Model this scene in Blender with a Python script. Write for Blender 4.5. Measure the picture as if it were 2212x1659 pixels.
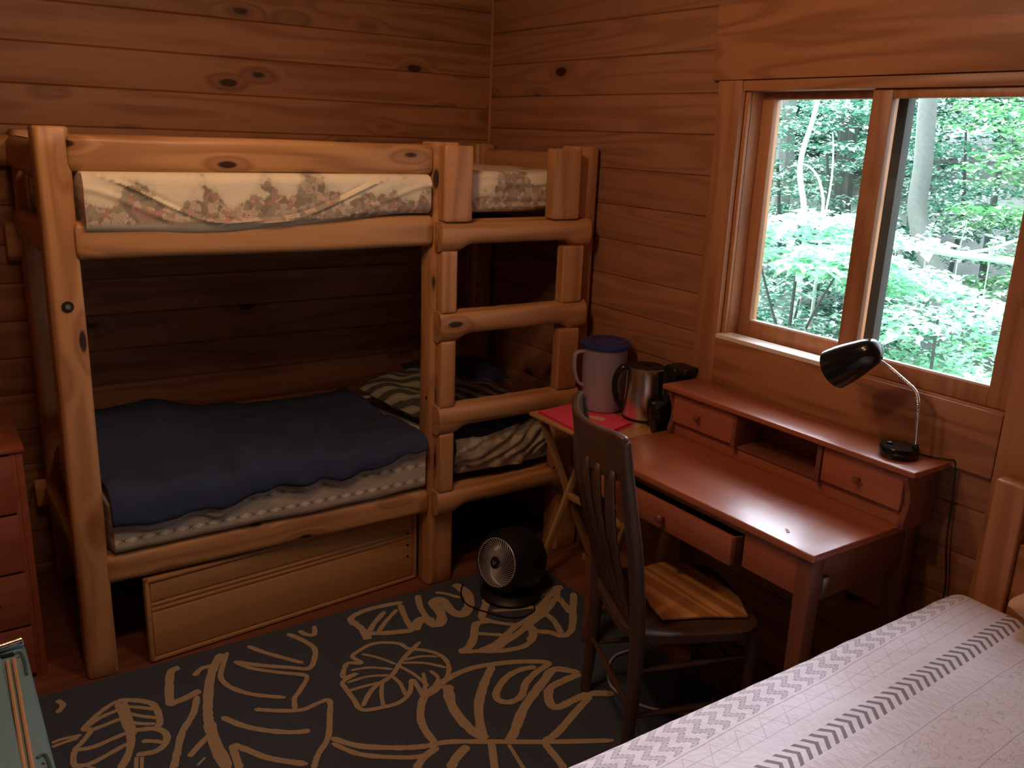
import bpy, bmesh, math, random
from mathutils import Vector, Matrix, noise as mnoise

for _o in list(bpy.data.objects):
    bpy.data.objects.remove(_o)
S = bpy.context.scene
COL = S.collection
V = Vector
PI = math.pi

# ------------------------------------------------------------------ camera
CAM_POS = V((-2.317, -3.628, 1.75))
CAM_R = V((0.82882538, -0.55818698, 0.03841596))
CAM_U = V((0.12172719, 0.24691054, 0.96136241))
CAM_F = V((0.54610529, 0.79212529, -0.27259226))
cd = bpy.data.cameras.new('camera')
cam = bpy.data.objects.new('camera', cd)
COL.objects.link(cam)
_m = Matrix((CAM_R, CAM_U, -CAM_F)).transposed().to_4x4()
_m.translation = CAM_POS
cam.matrix_world = _m
cd.sensor_fit = 'HORIZONTAL'
cd.sensor_width = 36
cd.lens = 1907.8 / 2212 * 36
cd.clip_start = 0.05
cd.clip_end = 200
S.camera = cam

# ------------------------------------------------------------------ light
S.view_settings.view_transform = 'Standard'
S.view_settings.look = 'None'
S.view_settings.exposure = 0.12
S.view_settings.gamma = 1
S.view_settings.use_curve_mapping = False

w = bpy.data.worlds.new('sky')
S.world = w
w.use_nodes = True
_bg = w.node_tree.nodes['Background']
_bg.inputs[0].default_value = (0.80, 0.89, 1.0, 1)
_bg.inputs[1].default_value = 5.0

def lamp(name, kind, loc, energy, color, size=0.05, rot=None):
    l = bpy.data.lights.new(name, kind)
    l.energy = energy
    l.color = color
    if kind == 'POINT':
        l.shadow_soft_size = size
    if kind == 'SUN':
        l.angle = size
    o = bpy.data.objects.new(name, l)
    COL.objects.link(o)
    o.location = loc
    if rot is not None:
        o.rotation_euler = V(rot).to_track_quat('-Z', 'Y').to_euler()
    return o

lamp('added_sky_fill', 'SUN', (9, 2, 7), 58.0, (0.80, 0.81, 1.0), math.radians(58), rot=(-.56, -.62, -.62))  # wide sun lamp added to boost cool daylight on quilt and desk
lamp('sun', 'SUN', (3, 3, 8), 9.0, (0.82, 1.0, 0.9), 0.12, rot=(0.30, -0.42, -0.86))
LAMP_POS = V((-1.45, -1.78, 2.33))
lamp('ceiling_bulb', 'POINT', LAMP_POS, 15.5, (1.0, 0.65, 0.41), 0.07)
lamp('ceiling_bulb', 'POINT', LAMP_POS + V((-0.55, -0.42, 0.0)), 15.5, (1.0, 0.65, 0.41), 0.07)

# ------------------------------------------------------------------ naming helpers
WL = {}

def meta(o, label=None, cat=None, group=None, kind=None):
    if label: o['label'] = label
    if cat: o['category'] = cat
    if group: o['group'] = group
    if kind: o['kind'] = kind
    return o

def thing(name, label, cat, loc=(0, 0, 0), group=None, kind=None):
    o = bpy.data.objects.new(name, None)
    COL.objects.link(o)
    o.location = loc
    o.empty_display_size = 0.05
    WL[o.name] = V(loc)
    return meta(o, label, cat, group, kind)

def obj(name, bm, mat, parent=None, smooth=True, label=None, mods=None, angle=40):
    me = bpy.data.meshes.new(name)
    off = WL[parent.name] if parent else V((0, 0, 0))
    if isinstance(bm, bpy.types.Mesh):
        me = bm
        if off.length:
            me.transform(Matrix.Translation(-off))
    else:
        if off.length:
            bmesh.ops.translate(bm, verts=bm.verts, vec=-off)
        bm.to_mesh(me)
        bm.free()
    o = bpy.data.objects.new(name, me)
    COL.objects.link(o)
    if parent:
        o.parent = parent
    WL[o.name] = off.copy()
    for mm in (mat if isinstance(mat, (list, tuple)) else [mat]):
        me.materials.append(mm)
    if smooth and len(me.polygons):
        me.polygons.foreach_set('use_smooth', [True] * len(me.polygons))
        try:
            me.set_sharp_from_angle(angle=math.radians(angle))
        except Exception:
            pass
    if label: o['label'] = label
    return o

def struct(name, bm, mat, parent=None, **k):
    o = obj(name, bm, mat, parent, **k)
    if parent is None:
        o['kind'] = 'structure'
    return o

# ------------------------------------------------------------------ mesh helpers
def bm_new():
    return bmesh.new()

def join(dst, src):
    me = bpy.data.meshes.new('tmp')
    src.to_mesh(me)
    src.free()
    dst.from_mesh(me)
    bpy.data.meshes.remove(me)
    return dst

def add_box(bm, x0, x1, y0, y1, z0, z1, bev=0.0, seg=2, mat=0, M=None):
    t = bmesh.new()
    bmesh.ops.create_cube(t, size=1)
    for v in t.verts:
        v.co = V(((v.co.x + .5) * (x1 - x0) + x0, (v.co.y + .5) * (y1 - y0) + y0, (v.co.z + .5) * (z1 - z0) + z0))
    if bev > 0:
        bmesh.ops.bevel(t, geom=list(t.edges), offset=bev, segments=seg, affect='EDGES', profile=0.5)
    for f in t.faces: f.material_index = mat
    if M is not None:
        t.transform(M)
    return join(bm, t)

def box(*a, **k):
    return add_box(bm_new(), *a, **k)

def add_prism(bm, pts, axis, a0, a1, bev=0.0, seg=2, M=None):
    """polygon pts (2D) extruded along axis from a0 to a1. axis x:(y,z) y:(x,z) z:(x,y)"""
    t = bmesh.new()
    def mk(p, a):
        return {'x': V((a, p[0], p[1])), 'y': V((p[0], a, p[1])), 'z': V((p[0], p[1], a))}[axis]
    A = [t.verts.new(mk(p, a0)) for p in pts]
    B = [t.verts.new(mk(p, a1)) for p in pts]
    n = len(pts)
    t.faces.new(A); t.faces.new(B[::-1])
    for i in range(n):
        t.faces.new((A[i], A[(i + 1) % n], B[(i + 1) % n], B[i]))
    bmesh.ops.recalc_face_normals(t, faces=t.faces)
    if bev > 0:
        bmesh.ops.bevel(t, geom=list(t.edges), offset=bev, segments=seg, affect='EDGES', profile=0.5)
    if M is not None: t.transform(M)
    return join(bm, t)

def smooth_path(pts, n=6, closed=False):
    pts = [V(p) for p in pts]
    if len(pts) < 3: return pts
    out = []
    N = len(pts)
    rng = N if closed else N - 1
    for i in range(rng):
        if closed:
            p0, p1, p2, p3 = pts[(i - 1) % N], pts[i], pts[(i + 1) % N], pts[(i + 2) % N]
        else:
            p0, p1, p2, p3 = pts[max(i - 1, 0)], pts[i], pts[i + 1], pts[min(i + 2, N - 1)]
        for k in range(n):
            t = k / n
            out.append(0.5 * ((2 * p1) + (p2 - p0) * t + (2 * p0 - 5 * p1 + 4 * p2 - p3) * t * t + (3 * p1 - p0 - 3 * p2 + p3) * t ** 3))
    if not closed: out.append(pts[-1])
    return out

def add_tube(bm, path, r, seg=10, caps=True, flat=1.0, up=None):
    """r: number or list; flat scales the second axis"""
    path = [V(p) for p in path]
    n = len(path)
    rs = r if isinstance(r, (list, tuple)) else [r] * n
    if len(rs) != n:
        rs = [rs[0] + (rs[-1] - rs[0]) * i / (n - 1) for i in range(n)]
    t = bmesh.new()
    prev = None
    rings = []
    nrm = None
    for i in range(n):
        d = (path[min(i + 1, n - 1)] - path[max(i - 1, 0)]).normalized()
        if nrm is None:
            a = up or (V((0, 0, 1)) if abs(d.z) < .9 else V((1, 0, 0)))
            nrm = (V(a) - d * d.dot(V(a))).normalized()
        else:
            nrm = (nrm - d * d.dot(nrm)).normalized()
        b = d.cross(nrm)
        rings.append([t.verts.new(path[i] + (nrm * math.cos(2 * PI * k / seg) + b * math.sin(2 * PI * k / seg) * flat) * rs[i]) for k in range(seg)])
    for i in range(n - 1):
        for k in range(seg):
            t.faces.new((rings[i][k], rings[i][(k + 1) % seg], rings[i + 1][(k + 1) % seg], rings[i + 1][k]))
    if caps:
        t.faces.new(rings[0][::-1]); t.faces.new(rings[-1])
    bmesh.ops.recalc_face_normals(t, faces=t.faces)
    return join(bm, t)

def tube(*a, **k):
    return add_tube(bm_new(), *a, **k)

def add_lathe(bm, prof, c=(0, 0, 0), axis=(0, 0, 1), seg=40, sx=1.0, sy=1.0, closed=False):
    """prof list of (r,h)"""
    t = bmesh.new()
    rings = []
    for r, h in prof:
        if r < 1e-5:
            rings.append([t.verts.new((0, 0, h))])
        else:
            rings.append([t.verts.new((r * sx * math.cos(2 * PI * k / seg), r * sy * math.sin(2 * PI * k / seg), h)) for k in range(seg)])
    R = len(rings)
    for i in range(R if closed else R - 1):
        A, B = rings[i], rings[(i + 1) % R]
        for k in range(seg):
            k2 = (k + 1) % seg
            if len(A) == 1 and len(B) == 1: continue
            if len(A) == 1: t.faces.new((A[0], B[k], B[k2]))
            elif len(B) == 1: t.faces.new((A[k], A[k2], B[0]))
            else: t.faces.new((A[k], A[k2], B[k2], B[k]))
    bmesh.ops.recalc_face_normals(t, faces=t.faces)
    q = V((0, 0, 1)).rotation_difference(V(axis).normalized())
    t.transform(Matrix.Translation(V(c)) @ q.to_matrix().to_4x4())
    return join(bm, t)

def lathe(*a, **k):
    return add_lathe(bm_new(), *a, **k)

def grid(nu, nv, fn, close_u=False):
    bm = bmesh.new()
    vs = [[bm.verts.new(fn(i / nu, j / nv)) for j in range(nv + 1)] for i in range(nu + 1)]
    for i in range(nu):
        for j in range(nv):
            bm.faces.new((vs[i][j], vs[i + 1][j], vs[i + 1][j + 1], vs[i][j + 1]))
    bmesh.ops.recalc_face_normals(bm, faces=bm.faces)
    return bm

def nz(x, y=0.0, z=0.0):
    return mnoise.noise(V((x, y, z)))

def add_mod(o, kind, **k):
    m = o.modifiers.new(kind.lower(), kind)
    for a, b in k.items(): setattr(m, a, b)
    return m

# ------------------------------------------------------------------ material helpers
class NT:
    def __init__(s, name):
        s.m = bpy.data.materials.new(name)
        s.m.use_nodes = True
        s.t = s.m.node_tree
        s.t.nodes.clear()
        s.out = s.t.nodes.new('ShaderNodeOutputMaterial')
    def n(s, typ, **k):
        nd = s.t.nodes.new('ShaderNode' + typ)
        for a, b in k.items():
            if a.startswith('_'): setattr(nd, a[1:], b)
        for a, b in k.items():
            if not a.startswith('_'): s.inp(nd, a, b)
        return nd
    def inp(s, nd, key, v):
        if key.startswith('i') and key[1:].isdigit(): sock = nd.inputs[int(key[1:])]
        else: sock = nd.inputs[key]
        if isinstance(v, bpy.types.NodeSocket): s.t.links.new(v, sock)
        else:
            if sock.type == 'RGBA' and len(v) == 3: v = (*v, 1)
            sock.default_value = v
    def M(s, op, a, b=0.0, c=None):
        nd = s.t.nodes.new('ShaderNodeMath'); nd.operation = op
        s.inp(nd, 'i0', a); s.inp(nd, 'i1', b)
        if c is not None: s.inp(nd, 'i2', c)
        return nd.outputs[0]
    def VM(s, op, a, b):
        nd = s.t.nodes.new('ShaderNodeVectorMath'); nd.operation = op
        s.inp(nd, 'i0', a); s.inp(nd, 'i1', b)
        return nd.outputs[0]
    def mix(s, f, a, b):
        nd = s.t.nodes.new('ShaderNodeMix'); nd.data_type = 'RGBA'; nd.clamp_factor = True
        s.inp(nd, 'i0', f)
        for k, v in ((6, a), (7, b)):
            if isinstance(v, bpy.types.NodeSocket): s.t.links.new(v, nd.inputs[k])
            else: nd.inputs[k].default_value = (*v, 1) if len(v) == 3 else v
        return nd.outputs[2]
    def ss(s, x, a, b):
        nd = s.t.nodes.new('ShaderNodeMapRange'); nd.interpolation_type = 'SMOOTHSTEP'
        s.inp(nd, 'i0', x)
        nd.inputs[1].default_value = a; nd.inputs[2].default_value = b
        if a > b:
            nd.inputs[1].default_value = b; nd.inputs[2].default_value = a
            nd.inputs[3].default_value = 1; nd.inputs[4].default_value = 0
        return nd.outputs[0]
    def noise(s, vec, scale=5, detail=2, rough=.5, out=0):
        nd = s.n('TexNoise', Vector=vec, Scale=scale, Detail=detail, Roughness=rough)
        return nd.outputs[out]
    def pos(s, rnd=False):
        o = s.n('TexCoord').outputs['Object']
        if rnd:
            r = s.n('ObjectInfo').outputs['Random']
            sc = s.n('VectorMath', _operation='SCALE', i0=(13.1, 7.7, 5.3), Scale=r)
            o = s.VM('ADD', o, sc.outputs[0])
        return o
    def sep(s, v):
        return s.n('SeparateXYZ', i0=v).outputs
    def surf(s, col, rough=.6, bump=None, bstr=.2, bdist=.01, **k):
        p = s.n('BsdfPrincipled', **{'Base Color': col, 'Roughness': rough})
        for a, b in k.items(): s.inp(p, a.replace('_', ' '), b)
        if bump is not None:
            b = s.n('Bump', Strength=bstr, Distance=bdist, Height=bump)
            s.t.links.new(b.outputs[0], p.inputs['Normal'])
        s.t.links.new(p.outputs[0], s.out.inputs[0])
        return s.m

def wood(name, base, dark, axis='x', rings=9.0, fine=.5, ringamt=.45, knots=.4, rough=.5, pitch=None, coat=0.0, rnd=True, tint=.25, kcol=(.035, .012, .005), wid=7.0, spec=.4, kscale=(3.0, 6.0)):
    t = NT(name)
    P = t.pos(rnd)
    ax = 'xyz'.index(axis)
    tv = None
    if pitch:
        raw = t.sep(t.n('TexCoord').outputs['Object'])
        k, pt, off = pitch
        idx = t.M('FLOOR', t.M('DIVIDE', t.M('SUBTRACT', raw[k], off), pt))
        wn = t.n('TexWhiteNoise', _noise_dimensions='1D', W=idx)
        tv = wn.outputs['Value']
        P = t.VM('ADD', P, t.n('VectorMath', _operation='SCALE', i0=(17.3, 9.1, 21.7), Scale=tv).outputs[0])
    sc = [wid] * 3; sc[ax] = .55
    ks = [kscale[1]] * 3; ks[ax] = kscale[0]
    K = t.VM('MULTIPLY', P, tuple(ks))
    vor = t.n('TexVoronoi', Vector=K, Scale=1.0, Randomness=1.0)
    kd = vor.outputs['Distance']
    krand = t.sep(vor.outputs['Color'])[0]
    keep = t.M('LESS_THAN', krand, knots)
    near = t.M('MULTIPLY', t.ss(kd, .42, .08), keep)
    L = t.VM('MULTIPLY', P, tuple(sc))
    n1 = t.noise(L, 1.0, 2.0, .45)
    ph = t.M('ADD', t.M('MULTIPLY', n1, rings), t.M('MULTIPLY', near, 1.1))
    r = t.M('SINE', t.M('MULTIPLY', ph, 6.2832))
    r = t.M('POWER', t.M('ADD', t.M('MULTIPLY', r, .5), .5), 1.8)
    fs = [160.0] * 3; fs[ax] = 5.0
    n2 = t.noise(t.VM('MULTIPLY', P, tuple(fs)), 1.0, 3.0, .6)
    f = t.M('ADD', t.M('MULTIPLY', r, ringamt), t.M('MULTIPLY', t.M('SUBTRACT', n2, .5), fine))
    bs = [3.0] * 3; bs[ax] = .9
    n3 = t.noise(t.VM('MULTIPLY', P, tuple(bs)), 1.0, 2.0)
    f = t.M('ADD', f, t.M('MULTIPLY', t.M('SUBTRACT', n3, .5), .7))
    c = t.mix(f, base, dark)
    if tv is not None:
        g = t.M('ADD', 1 - tint, t.M('MULTIPLY', tv, 2 * tint))
        c = t.n('VectorMath', _operation='SCALE', i0=c, Scale=g).outputs[0]
    c = t.mix(t.M('MULTIPLY', t.M('MULTIPLY', t.ss(kd, .36, .12), keep), .55), c, dark)
    c = t.mix(t.M('MULTIPLY', t.ss(kd, .135, .085), keep), c, kcol)
    h = t.M('ADD', t.M('MULTIPLY', n2, .6), t.M('MULTIPLY', r, .4))
    return t.surf(c, t.M('ADD', rough - .06, t.M('MULTIPLY', n2, .14)), h, .12, .002, Specular_IOR_Level=spec, Coat_Weight=coat, Coat_Roughness=.25)

def plain(name, col, rough=.5, nscale=40, namt=.12, bstr=.1, metal=0.0, **k):
    t = NT(name)
    P = t.pos()
    n = t.noise(P, nscale, 3)
    c = t.mix(t.M('MULTIPLY', n, namt * 2), col, tuple(x * .6 for x in col))
    return t.surf(c, rough, n, bstr, .002, Metallic=metal, **k)

def fabric(name, col, col2=None, scale=350, rough=.95, wr=6, wamt=.3, bstr=.35, sheen=.0):
    t = NT(name)
    P = t.pos()
    a = t.noise(P, scale, 2)
    b = t.noise(P, wr, 3)
    c = t.mix(t.M('MULTIPLY', a, .35), col, col2 or tuple(x * .55 for x in col))
    return t.surf(c, rough, t.M('ADD', t.M('MULTIPLY', a, .25), t.M('MULTIPLY', b, wamt)), bstr, .01, Sheen_Weight=sheen)

# linear palette
PINE = (.54, .285, .115); PINE_D = (.28, .12, .042)
WALL = (.34, .155, .068); WALL_D = (.165, .064, .026)
MB = {
 'wall_x': wood('pine wall boards back', WALL, WALL_D, 'x', pitch=(2, .139, 1.714 - .139 * 30), knots=.60, rings=6, rough=.55, ringamt=.6, kscale=(3.2,7.5), rnd=False, tint=.16),
 'wall_y': wood('pine wall boards right', (.36, .165, .082), (.17, .07, .034), 'y', pitch=(2, .1373, 1.771 - .1373 * 30), knots=.25, rings=9, rough=.5, rnd=False, tint=.12, ringamt=.42),
 'trim_y': wood('pine trim along wall', (.43, .19, .085), (.22, .085, .035), 'y', knots=.10, rings=10, rough=.42, ringamt=.6, spec=.5),
 'trim_z': wood('pine trim upright', (.46, .21, .095), (.23, .09, .036), 'z', knots=.12, rings=7, rough=.42, spec=.5),
 'log_x': wood('log rail pine', PINE, PINE_D, 'x', knots=.6, rings=6, rough=.42, spec=.5, ringamt=.6, kscale=(3.5, 10)),
 'log_y': wood('log end rail pine', PINE, PINE_D, 'y', knots=.25, rings=6, rough=.45),
 'log_z': wood('log post pine', (.56, .29, .12), (.30, .13, .048), 'z', knots=.5, rings=6, rough=.42, spec=.5, ringamt=.6, kscale=(3.0, 9)),
 'floor': wood('floor planks', (.22, .085, .045), (.12, .045, .025), 'x', pitch=(1, .09, 0), knots=.08, rings=5, rough=.4, rnd=False, tint=.2),
 'panel': wood('pale maple panel', (.50, .27, .105), (.36, .18, .065), 'x', knots=.0, rings=3, ringamt=.25, rough=.4, spec=.5),
 'desk_y': wood('cherry stained wood along desk', (.40, .125, .062), (.25, .070, .035), 'y', knots=.0, rings=5, ringamt=.3, rough=.36, coat=.5, spec=.6),
 'desk_z': wood('cherry stained wood upright', (.22, .078, .046), (.13, .044, .028), 'z', knots=.0, rings=5, ringamt=.3, rough=.34, coat=.3),
 'dresser': wood('red brown dresser wood', (.32, .095, .042), (.19, .05, .022), 'x', knots=.06, rings=6, ringamt=.4, rough=.38, coat=.2),
 'chair': wood('dark walnut chair', (.085, .045, .028), (.04, .021, .014), 'z', knots=.0, rings=5, ringamt=.4, rough=.38, spec=.5),
 'ply': wood('plywood grain', (.60, .30, .10), (.33, .135, .045), 'y', knots=.02, rings=5, ringamt=1.0, rough=.45, wid=14.0, fine=.2, rnd=False),
 'tray': wood('light beech legs', (.50, .30, .13), (.36, .20, .08), 'z', knots=.0, rings=3, ringamt=.3, rough=.4),
 'tray_top': wood('light beech tray top', (.52, .29, .12), (.38, .19, .07), 'y', knots=.0, rings=3, ringamt=.3, rough=.4),
 'ceiling': wood('ceiling boards', (.50, .24, .10), (.30, .13, .05), 'x', pitch=(1, .14, 0), knots=.3, rings=5, rnd=False),
}
mat_black = plain('black gloss enamel', (.008, .010, .010), .18, 60, .3, .03, Specular_IOR_Level=.6)
mat_blackm = plain('black matt plastic', (.010, .010, .011), .45, 90, .3, .1)
mat_steel = plain('brushed steel', (.80, .76, .68), .24, 200, .15, .05, metal=1.0)
mat_chrome = plain('chrome neck', (.75, .76, .76), .16, 300, .1, .2, metal=1.0)
mat_grille = plain('grey grille plastic', (.50, .50, .52), .35, 100, .2, .05, metal=.3)
mat_dark = plain('dark parts and gap shade', (.012, .010, .010), .8)  # near black for dark screws and for shade painted into holes and gaps
mat_bolt = plain('bolt zinc', (.45, .44, .42), .35, 100, .2, .1, metal=1.0)
mat_navy = fabric('navy comforter cloth', (.032, .050, .105), (.020, .031, .066), 500, wr=9, wamt=.5, bstr=.3)
mat_navy2 = fabric('dark navy blanket cloth', (.010, .012, .020), None, 500)
mat_pink = plain('pink card', (.92, .085, .17), .55, 150, .08, .02)
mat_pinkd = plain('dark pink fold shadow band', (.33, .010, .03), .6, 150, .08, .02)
mat_blue = plain('blue lid plastic', (.025, .035, .16), .30, 80, .1, .02)
mat_teal = plain('teal hard plastic', (.20, .38, .47), .38, 70, .12, .03)
mat_teald = plain('teal groove shade', (.07, .15, .17), .4, 70, .12, .03)  # darker copy of the teal; groove shade put into the colour
mat_cream = plain('cream strip', (.62, .42, .28), .5, 80, .15, .05)
mat_label = plain('pale sticker', (.70, .50, .33), .6, 80, .1, .02)
mat_cord_w = plain('white cord', (.42, .42, .42), .4)
mat_weather = plain('dark weatherstrip', (.018, .020, .018), .6, 80, .3, .1)
mat_vinyl = plain('pale vinyl track', (.85, .74, .62), .4, 60, .1, .03)
mat_pillow = fabric('peach pillow cotton', (.62, .36, .22), None, 400)
mat_sheetw = fabric('white sheet hem', (.55, .48, .38), None, 400)

def glass_mat():
    t = NT('window glass')
    fr = t.n('Fresnel', IOR=1.45).outputs[0]
    tr = t.n('BsdfTransparent', Color=(.93, .97, .95))
    gl = t.n('BsdfGlossy', Roughness=.02)
    mx = t.n('MixShader', i0=t.M('MULTIPLY', fr, .8), i1=tr.outputs[0], i2=gl.outputs[0])
    t.t.links.new(mx.outputs[0], t.out.inputs[0])
    return t.m
mat_glass = glass_mat()

def frost_mat():
    t = NT('milky translucent plastic')
    d = t.n('BsdfDiffuse', Color=(.60, .56, .68))
    tl = t.n('BsdfTranslucent', Color=(.75, .72, .80))
    tr = t.n('BsdfTransparent', Color=(.85, .83, .85))
    gl = t.n('BsdfGlossy', Roughness=.22, Color=(.9, .9, .9))
    a = t.n('MixShader', i0=.45, i1=d.outputs[0], i2=tl.outputs[0])
    b = t.n('MixShader', i0=.30, i1=a.outputs[0], i2=tr.outputs[0])
    c = t.n('MixShader', i0=.07, i1=b.outputs[0], i2=gl.outputs[0])
    t.t.links.new(c.outputs[0], t.out.inputs[0])
    return t.m
mat_frost = frost_mat()

def leaf_mat(name, c1, c2):
    t = NT(name)
    P = t.pos()
    r = t.noise(P, 3.1, 2)
    r2 = t.noise(P, 40, 1)
    c = t.mix(t.ss(t.M('ADD', t.M('MULTIPLY', r, .6), t.M('MULTIPLY', r2, .4)), .38, .62), c1, c2)
    d = t.n('BsdfPrincipled', Roughness=.45, **{'Base Color': c})
    tl = t.n('BsdfTranslucent', Color=c)
    a = t.n('MixShader', i0=.35, i1=d.outputs[0], i2=tl.outputs[0])
    t.t.links.new(a.outputs[0], t.out.inputs[0])
    return t.m
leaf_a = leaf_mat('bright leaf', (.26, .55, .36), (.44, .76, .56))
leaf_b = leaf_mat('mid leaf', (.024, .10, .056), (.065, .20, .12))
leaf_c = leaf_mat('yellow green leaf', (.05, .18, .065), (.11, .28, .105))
mat_bark = plain('grey bark', (.22, .23, .22), .9, 22, .5, .8)
mat_barkd = plain('dark bark', (.07, .085, .075), .9, 22, .5, .8)
mat_branch = plain('pale branch bark', (.5, .52, .48), .8, 30, .4, .4)
mat_ground = plain('leaf litter ground', (.08, .095, .08), .95, 9, .9, .6)

# quilt ------------------------------------------------------------
def quilt_mat():
    t = NT('white quilt with grey stitched bands')
    P = t.pos()
    x, y, z = t.sep(P)
    s = t.M('SUBTRACT', t.M('ADD', t.M('MULTIPLY', x, .0464), -2.607), y)
    wob = t.M('MULTIPLY', t.M('SUBTRACT', t.noise(P, 9, 2), .5), .006)
    s = t.M('ADD', s, wob)
    def band(a, b):
        return t.M('MULTIPLY', t.M('GREATER_THAN', s, a), t.M('LESS_THAN', s, b))
    def line(s0, wd):
        return t.M('LESS_THAN', t.M('ABSOLUTE', t.M('SUBTRACT', s, s0)), wd)
    def tri(v):
        return t.M('ABSOLUTE', t.M('SUBTRACT', t.M('MULTIPLY', t.M('FRACT', v), 2.0), 1.0))
    def mul(a, b): return t.M('MULTIPLY', a, b)
    def mx(a, b): return t.M('MAXIMUM', a, b)
    white = (.76, .71, .75)
    col = white
    # step zigzag band
    zz = tri(t.M('DIVIDE', s, .036))
    st = t.M('ADD', t.M('DIVIDE', x, .046), mul(zz, .62))
    d = t.M('ABSOLUTE', t.M('SUBTRACT', t.M('FRACT', st), .5))
    bz = band(-.105, -.006)
    col = t.mix(mul(mul(bz, t.M('LESS_THAN', d, .20)), .55), col, (.42, .38, .43))
    dots = t.M('GREATER_THAN', t.M('SINE', t.M('MULTIPLY', s, 1100.0)), -.2)
    e = t.M('LESS_THAN', t.M('ABSOLUTE', t.M('SUBTRACT', d, .2)), .055)
    col = t.mix(mul(mul(mul(bz, e), dots), .75), col, (.25, .22, .25))
    # chevrons
    ph = t.M('ADD', t.M('DIVIDE', x, .028), t.M('MULTIPLY', t.M('ABSOLUTE', t.M('SUBTRACT', s, .118)), 30.0))
    ch = mul(band(.096, .144), t.M('LESS_THAN', t.M('FRACT', ph), .42))
    col = t.mix(mul(ch, .9), col, (.17, .15, .16))
    # seams
    ln = mx(line(0, .0011), mx(line(.212, .0009), line(.335, .0009)))
    ln = mx(ln, mx(line(-.108, .0009), line(.47, .0009)))
    col = t.mix(mul(ln, .6), col, (.28, .25, .28))
    # stitched triangles
    tr = t.M('MULTIPLY', tri(t.M('DIVIDE', x, .075)), .05)
    l2 = t.M('LESS_THAN', t.M('ABSOLUTE', t.M('SUBTRACT', t.M('SUBTRACT', s, .006), tr)), .0013)
    l3 = mx(line(.028, .0008), line(.058, .0008))
    l2 = mx(mul(l2, band(.0, .06)), l3)
    tr2 = t.M('MULTIPLY', tri(t.M('DIVIDE', x, .022)), .055)
    l4 = mul(t.M('LESS_THAN', t.M('ABSOLUTE', t.M('SUBTRACT', t.M('SUBTRACT', s, .15), tr2)), .0022), band(.148, .208))
    tr3 = t.M('MULTIPLY', tri(t.M('DIVIDE', x, .031)), .045)
    l5 = mul(t.M('LESS_THAN', t.M('ABSOLUTE', t.M('SUBTRACT', t.M('SUBTRACT', s, .16), tr3)), .0015), band(.155, .208))
    col = t.mix(mul(mx(l2, mx(l4, l5)), .5), col, (.32, .29, .32))
    # crinkled stitch field
    n = t.noise(t.VM('MULTIPLY', P, (16, 26, 10)), 1.0, 2)
    cr = t.M('LESS_THAN', t.M('ABSOLUTE', t.M('SUBTRACT', t.M('FRACT', t.M('MULTIPLY', n, 7.0)), .5)), .05)
    cr = mul(cr, mx(band(.214, .333), band(.34, 2.0)))
    col = t.mix(mul(cr, .40), col, (.34, .31, .34))
    puff = t.noise(P, 55, 2)
    puff2 = t.noise(t.VM('MULTIPLY', P, (25, 90, 40)), 1.0, 2)
    h = t.M('SUBTRACT', t.M('ADD', t.M('MULTIPLY', puff, .5), t.M('MULTIPLY', puff2, .4)), t.M('MULTIPLY', mx(ln, mx(l2, cr)), .8))
    return t.surf(col, .9, h, .5, .006)
mat_quilt = quilt_mat()

def sheet_mat():
    t = NT('beige sheet with woven diamond rows')
    P = t.pos()
    x, y, z = t.sep(P)
    base = t.mix(t.noise(P, 400, 2), (.56, .50, .40), (.44, .39, .31))
    col = base
    for z0 in (.528, .468, .59):
        u = t.M('SUBTRACT', t.M('FRACT', t.M('DIVIDE', x, .052)), .5)
        du = t.M('MULTIPLY', t.M('ABSOLUTE', u), .052)
        dz = t.M('ABSOLUTE', t.M('SUBTRACT', z, z0))
        dia = t.M('LESS_THAN', t.M('ADD', du, t.M('MULTIPLY', dz, 1.5)), .016)
        col = t.mix(t.M('MULTIPLY', dia, .8), col, (.80, .76, .66))
        ux = t.M('SUBTRACT', .026, du)
        X = t.M('MULTIPLY', t.M('LESS_THAN', t.M('ABSOLUTE', t.M('SUBTRACT', ux, dz)), .0020), t.M('LESS_THAN', ux, .0065))
        col = t.mix(t.M('MULTIPLY', X, .8), col, (.06, .055, .05))
    return t.surf(col, .95, t.M('ADD', t.noise(P, 25, 2), t.M('MULTIPLY', t.noise(P, 400, 1), .2)), .3, .006)
mat_sheet = sheet_mat()

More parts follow.
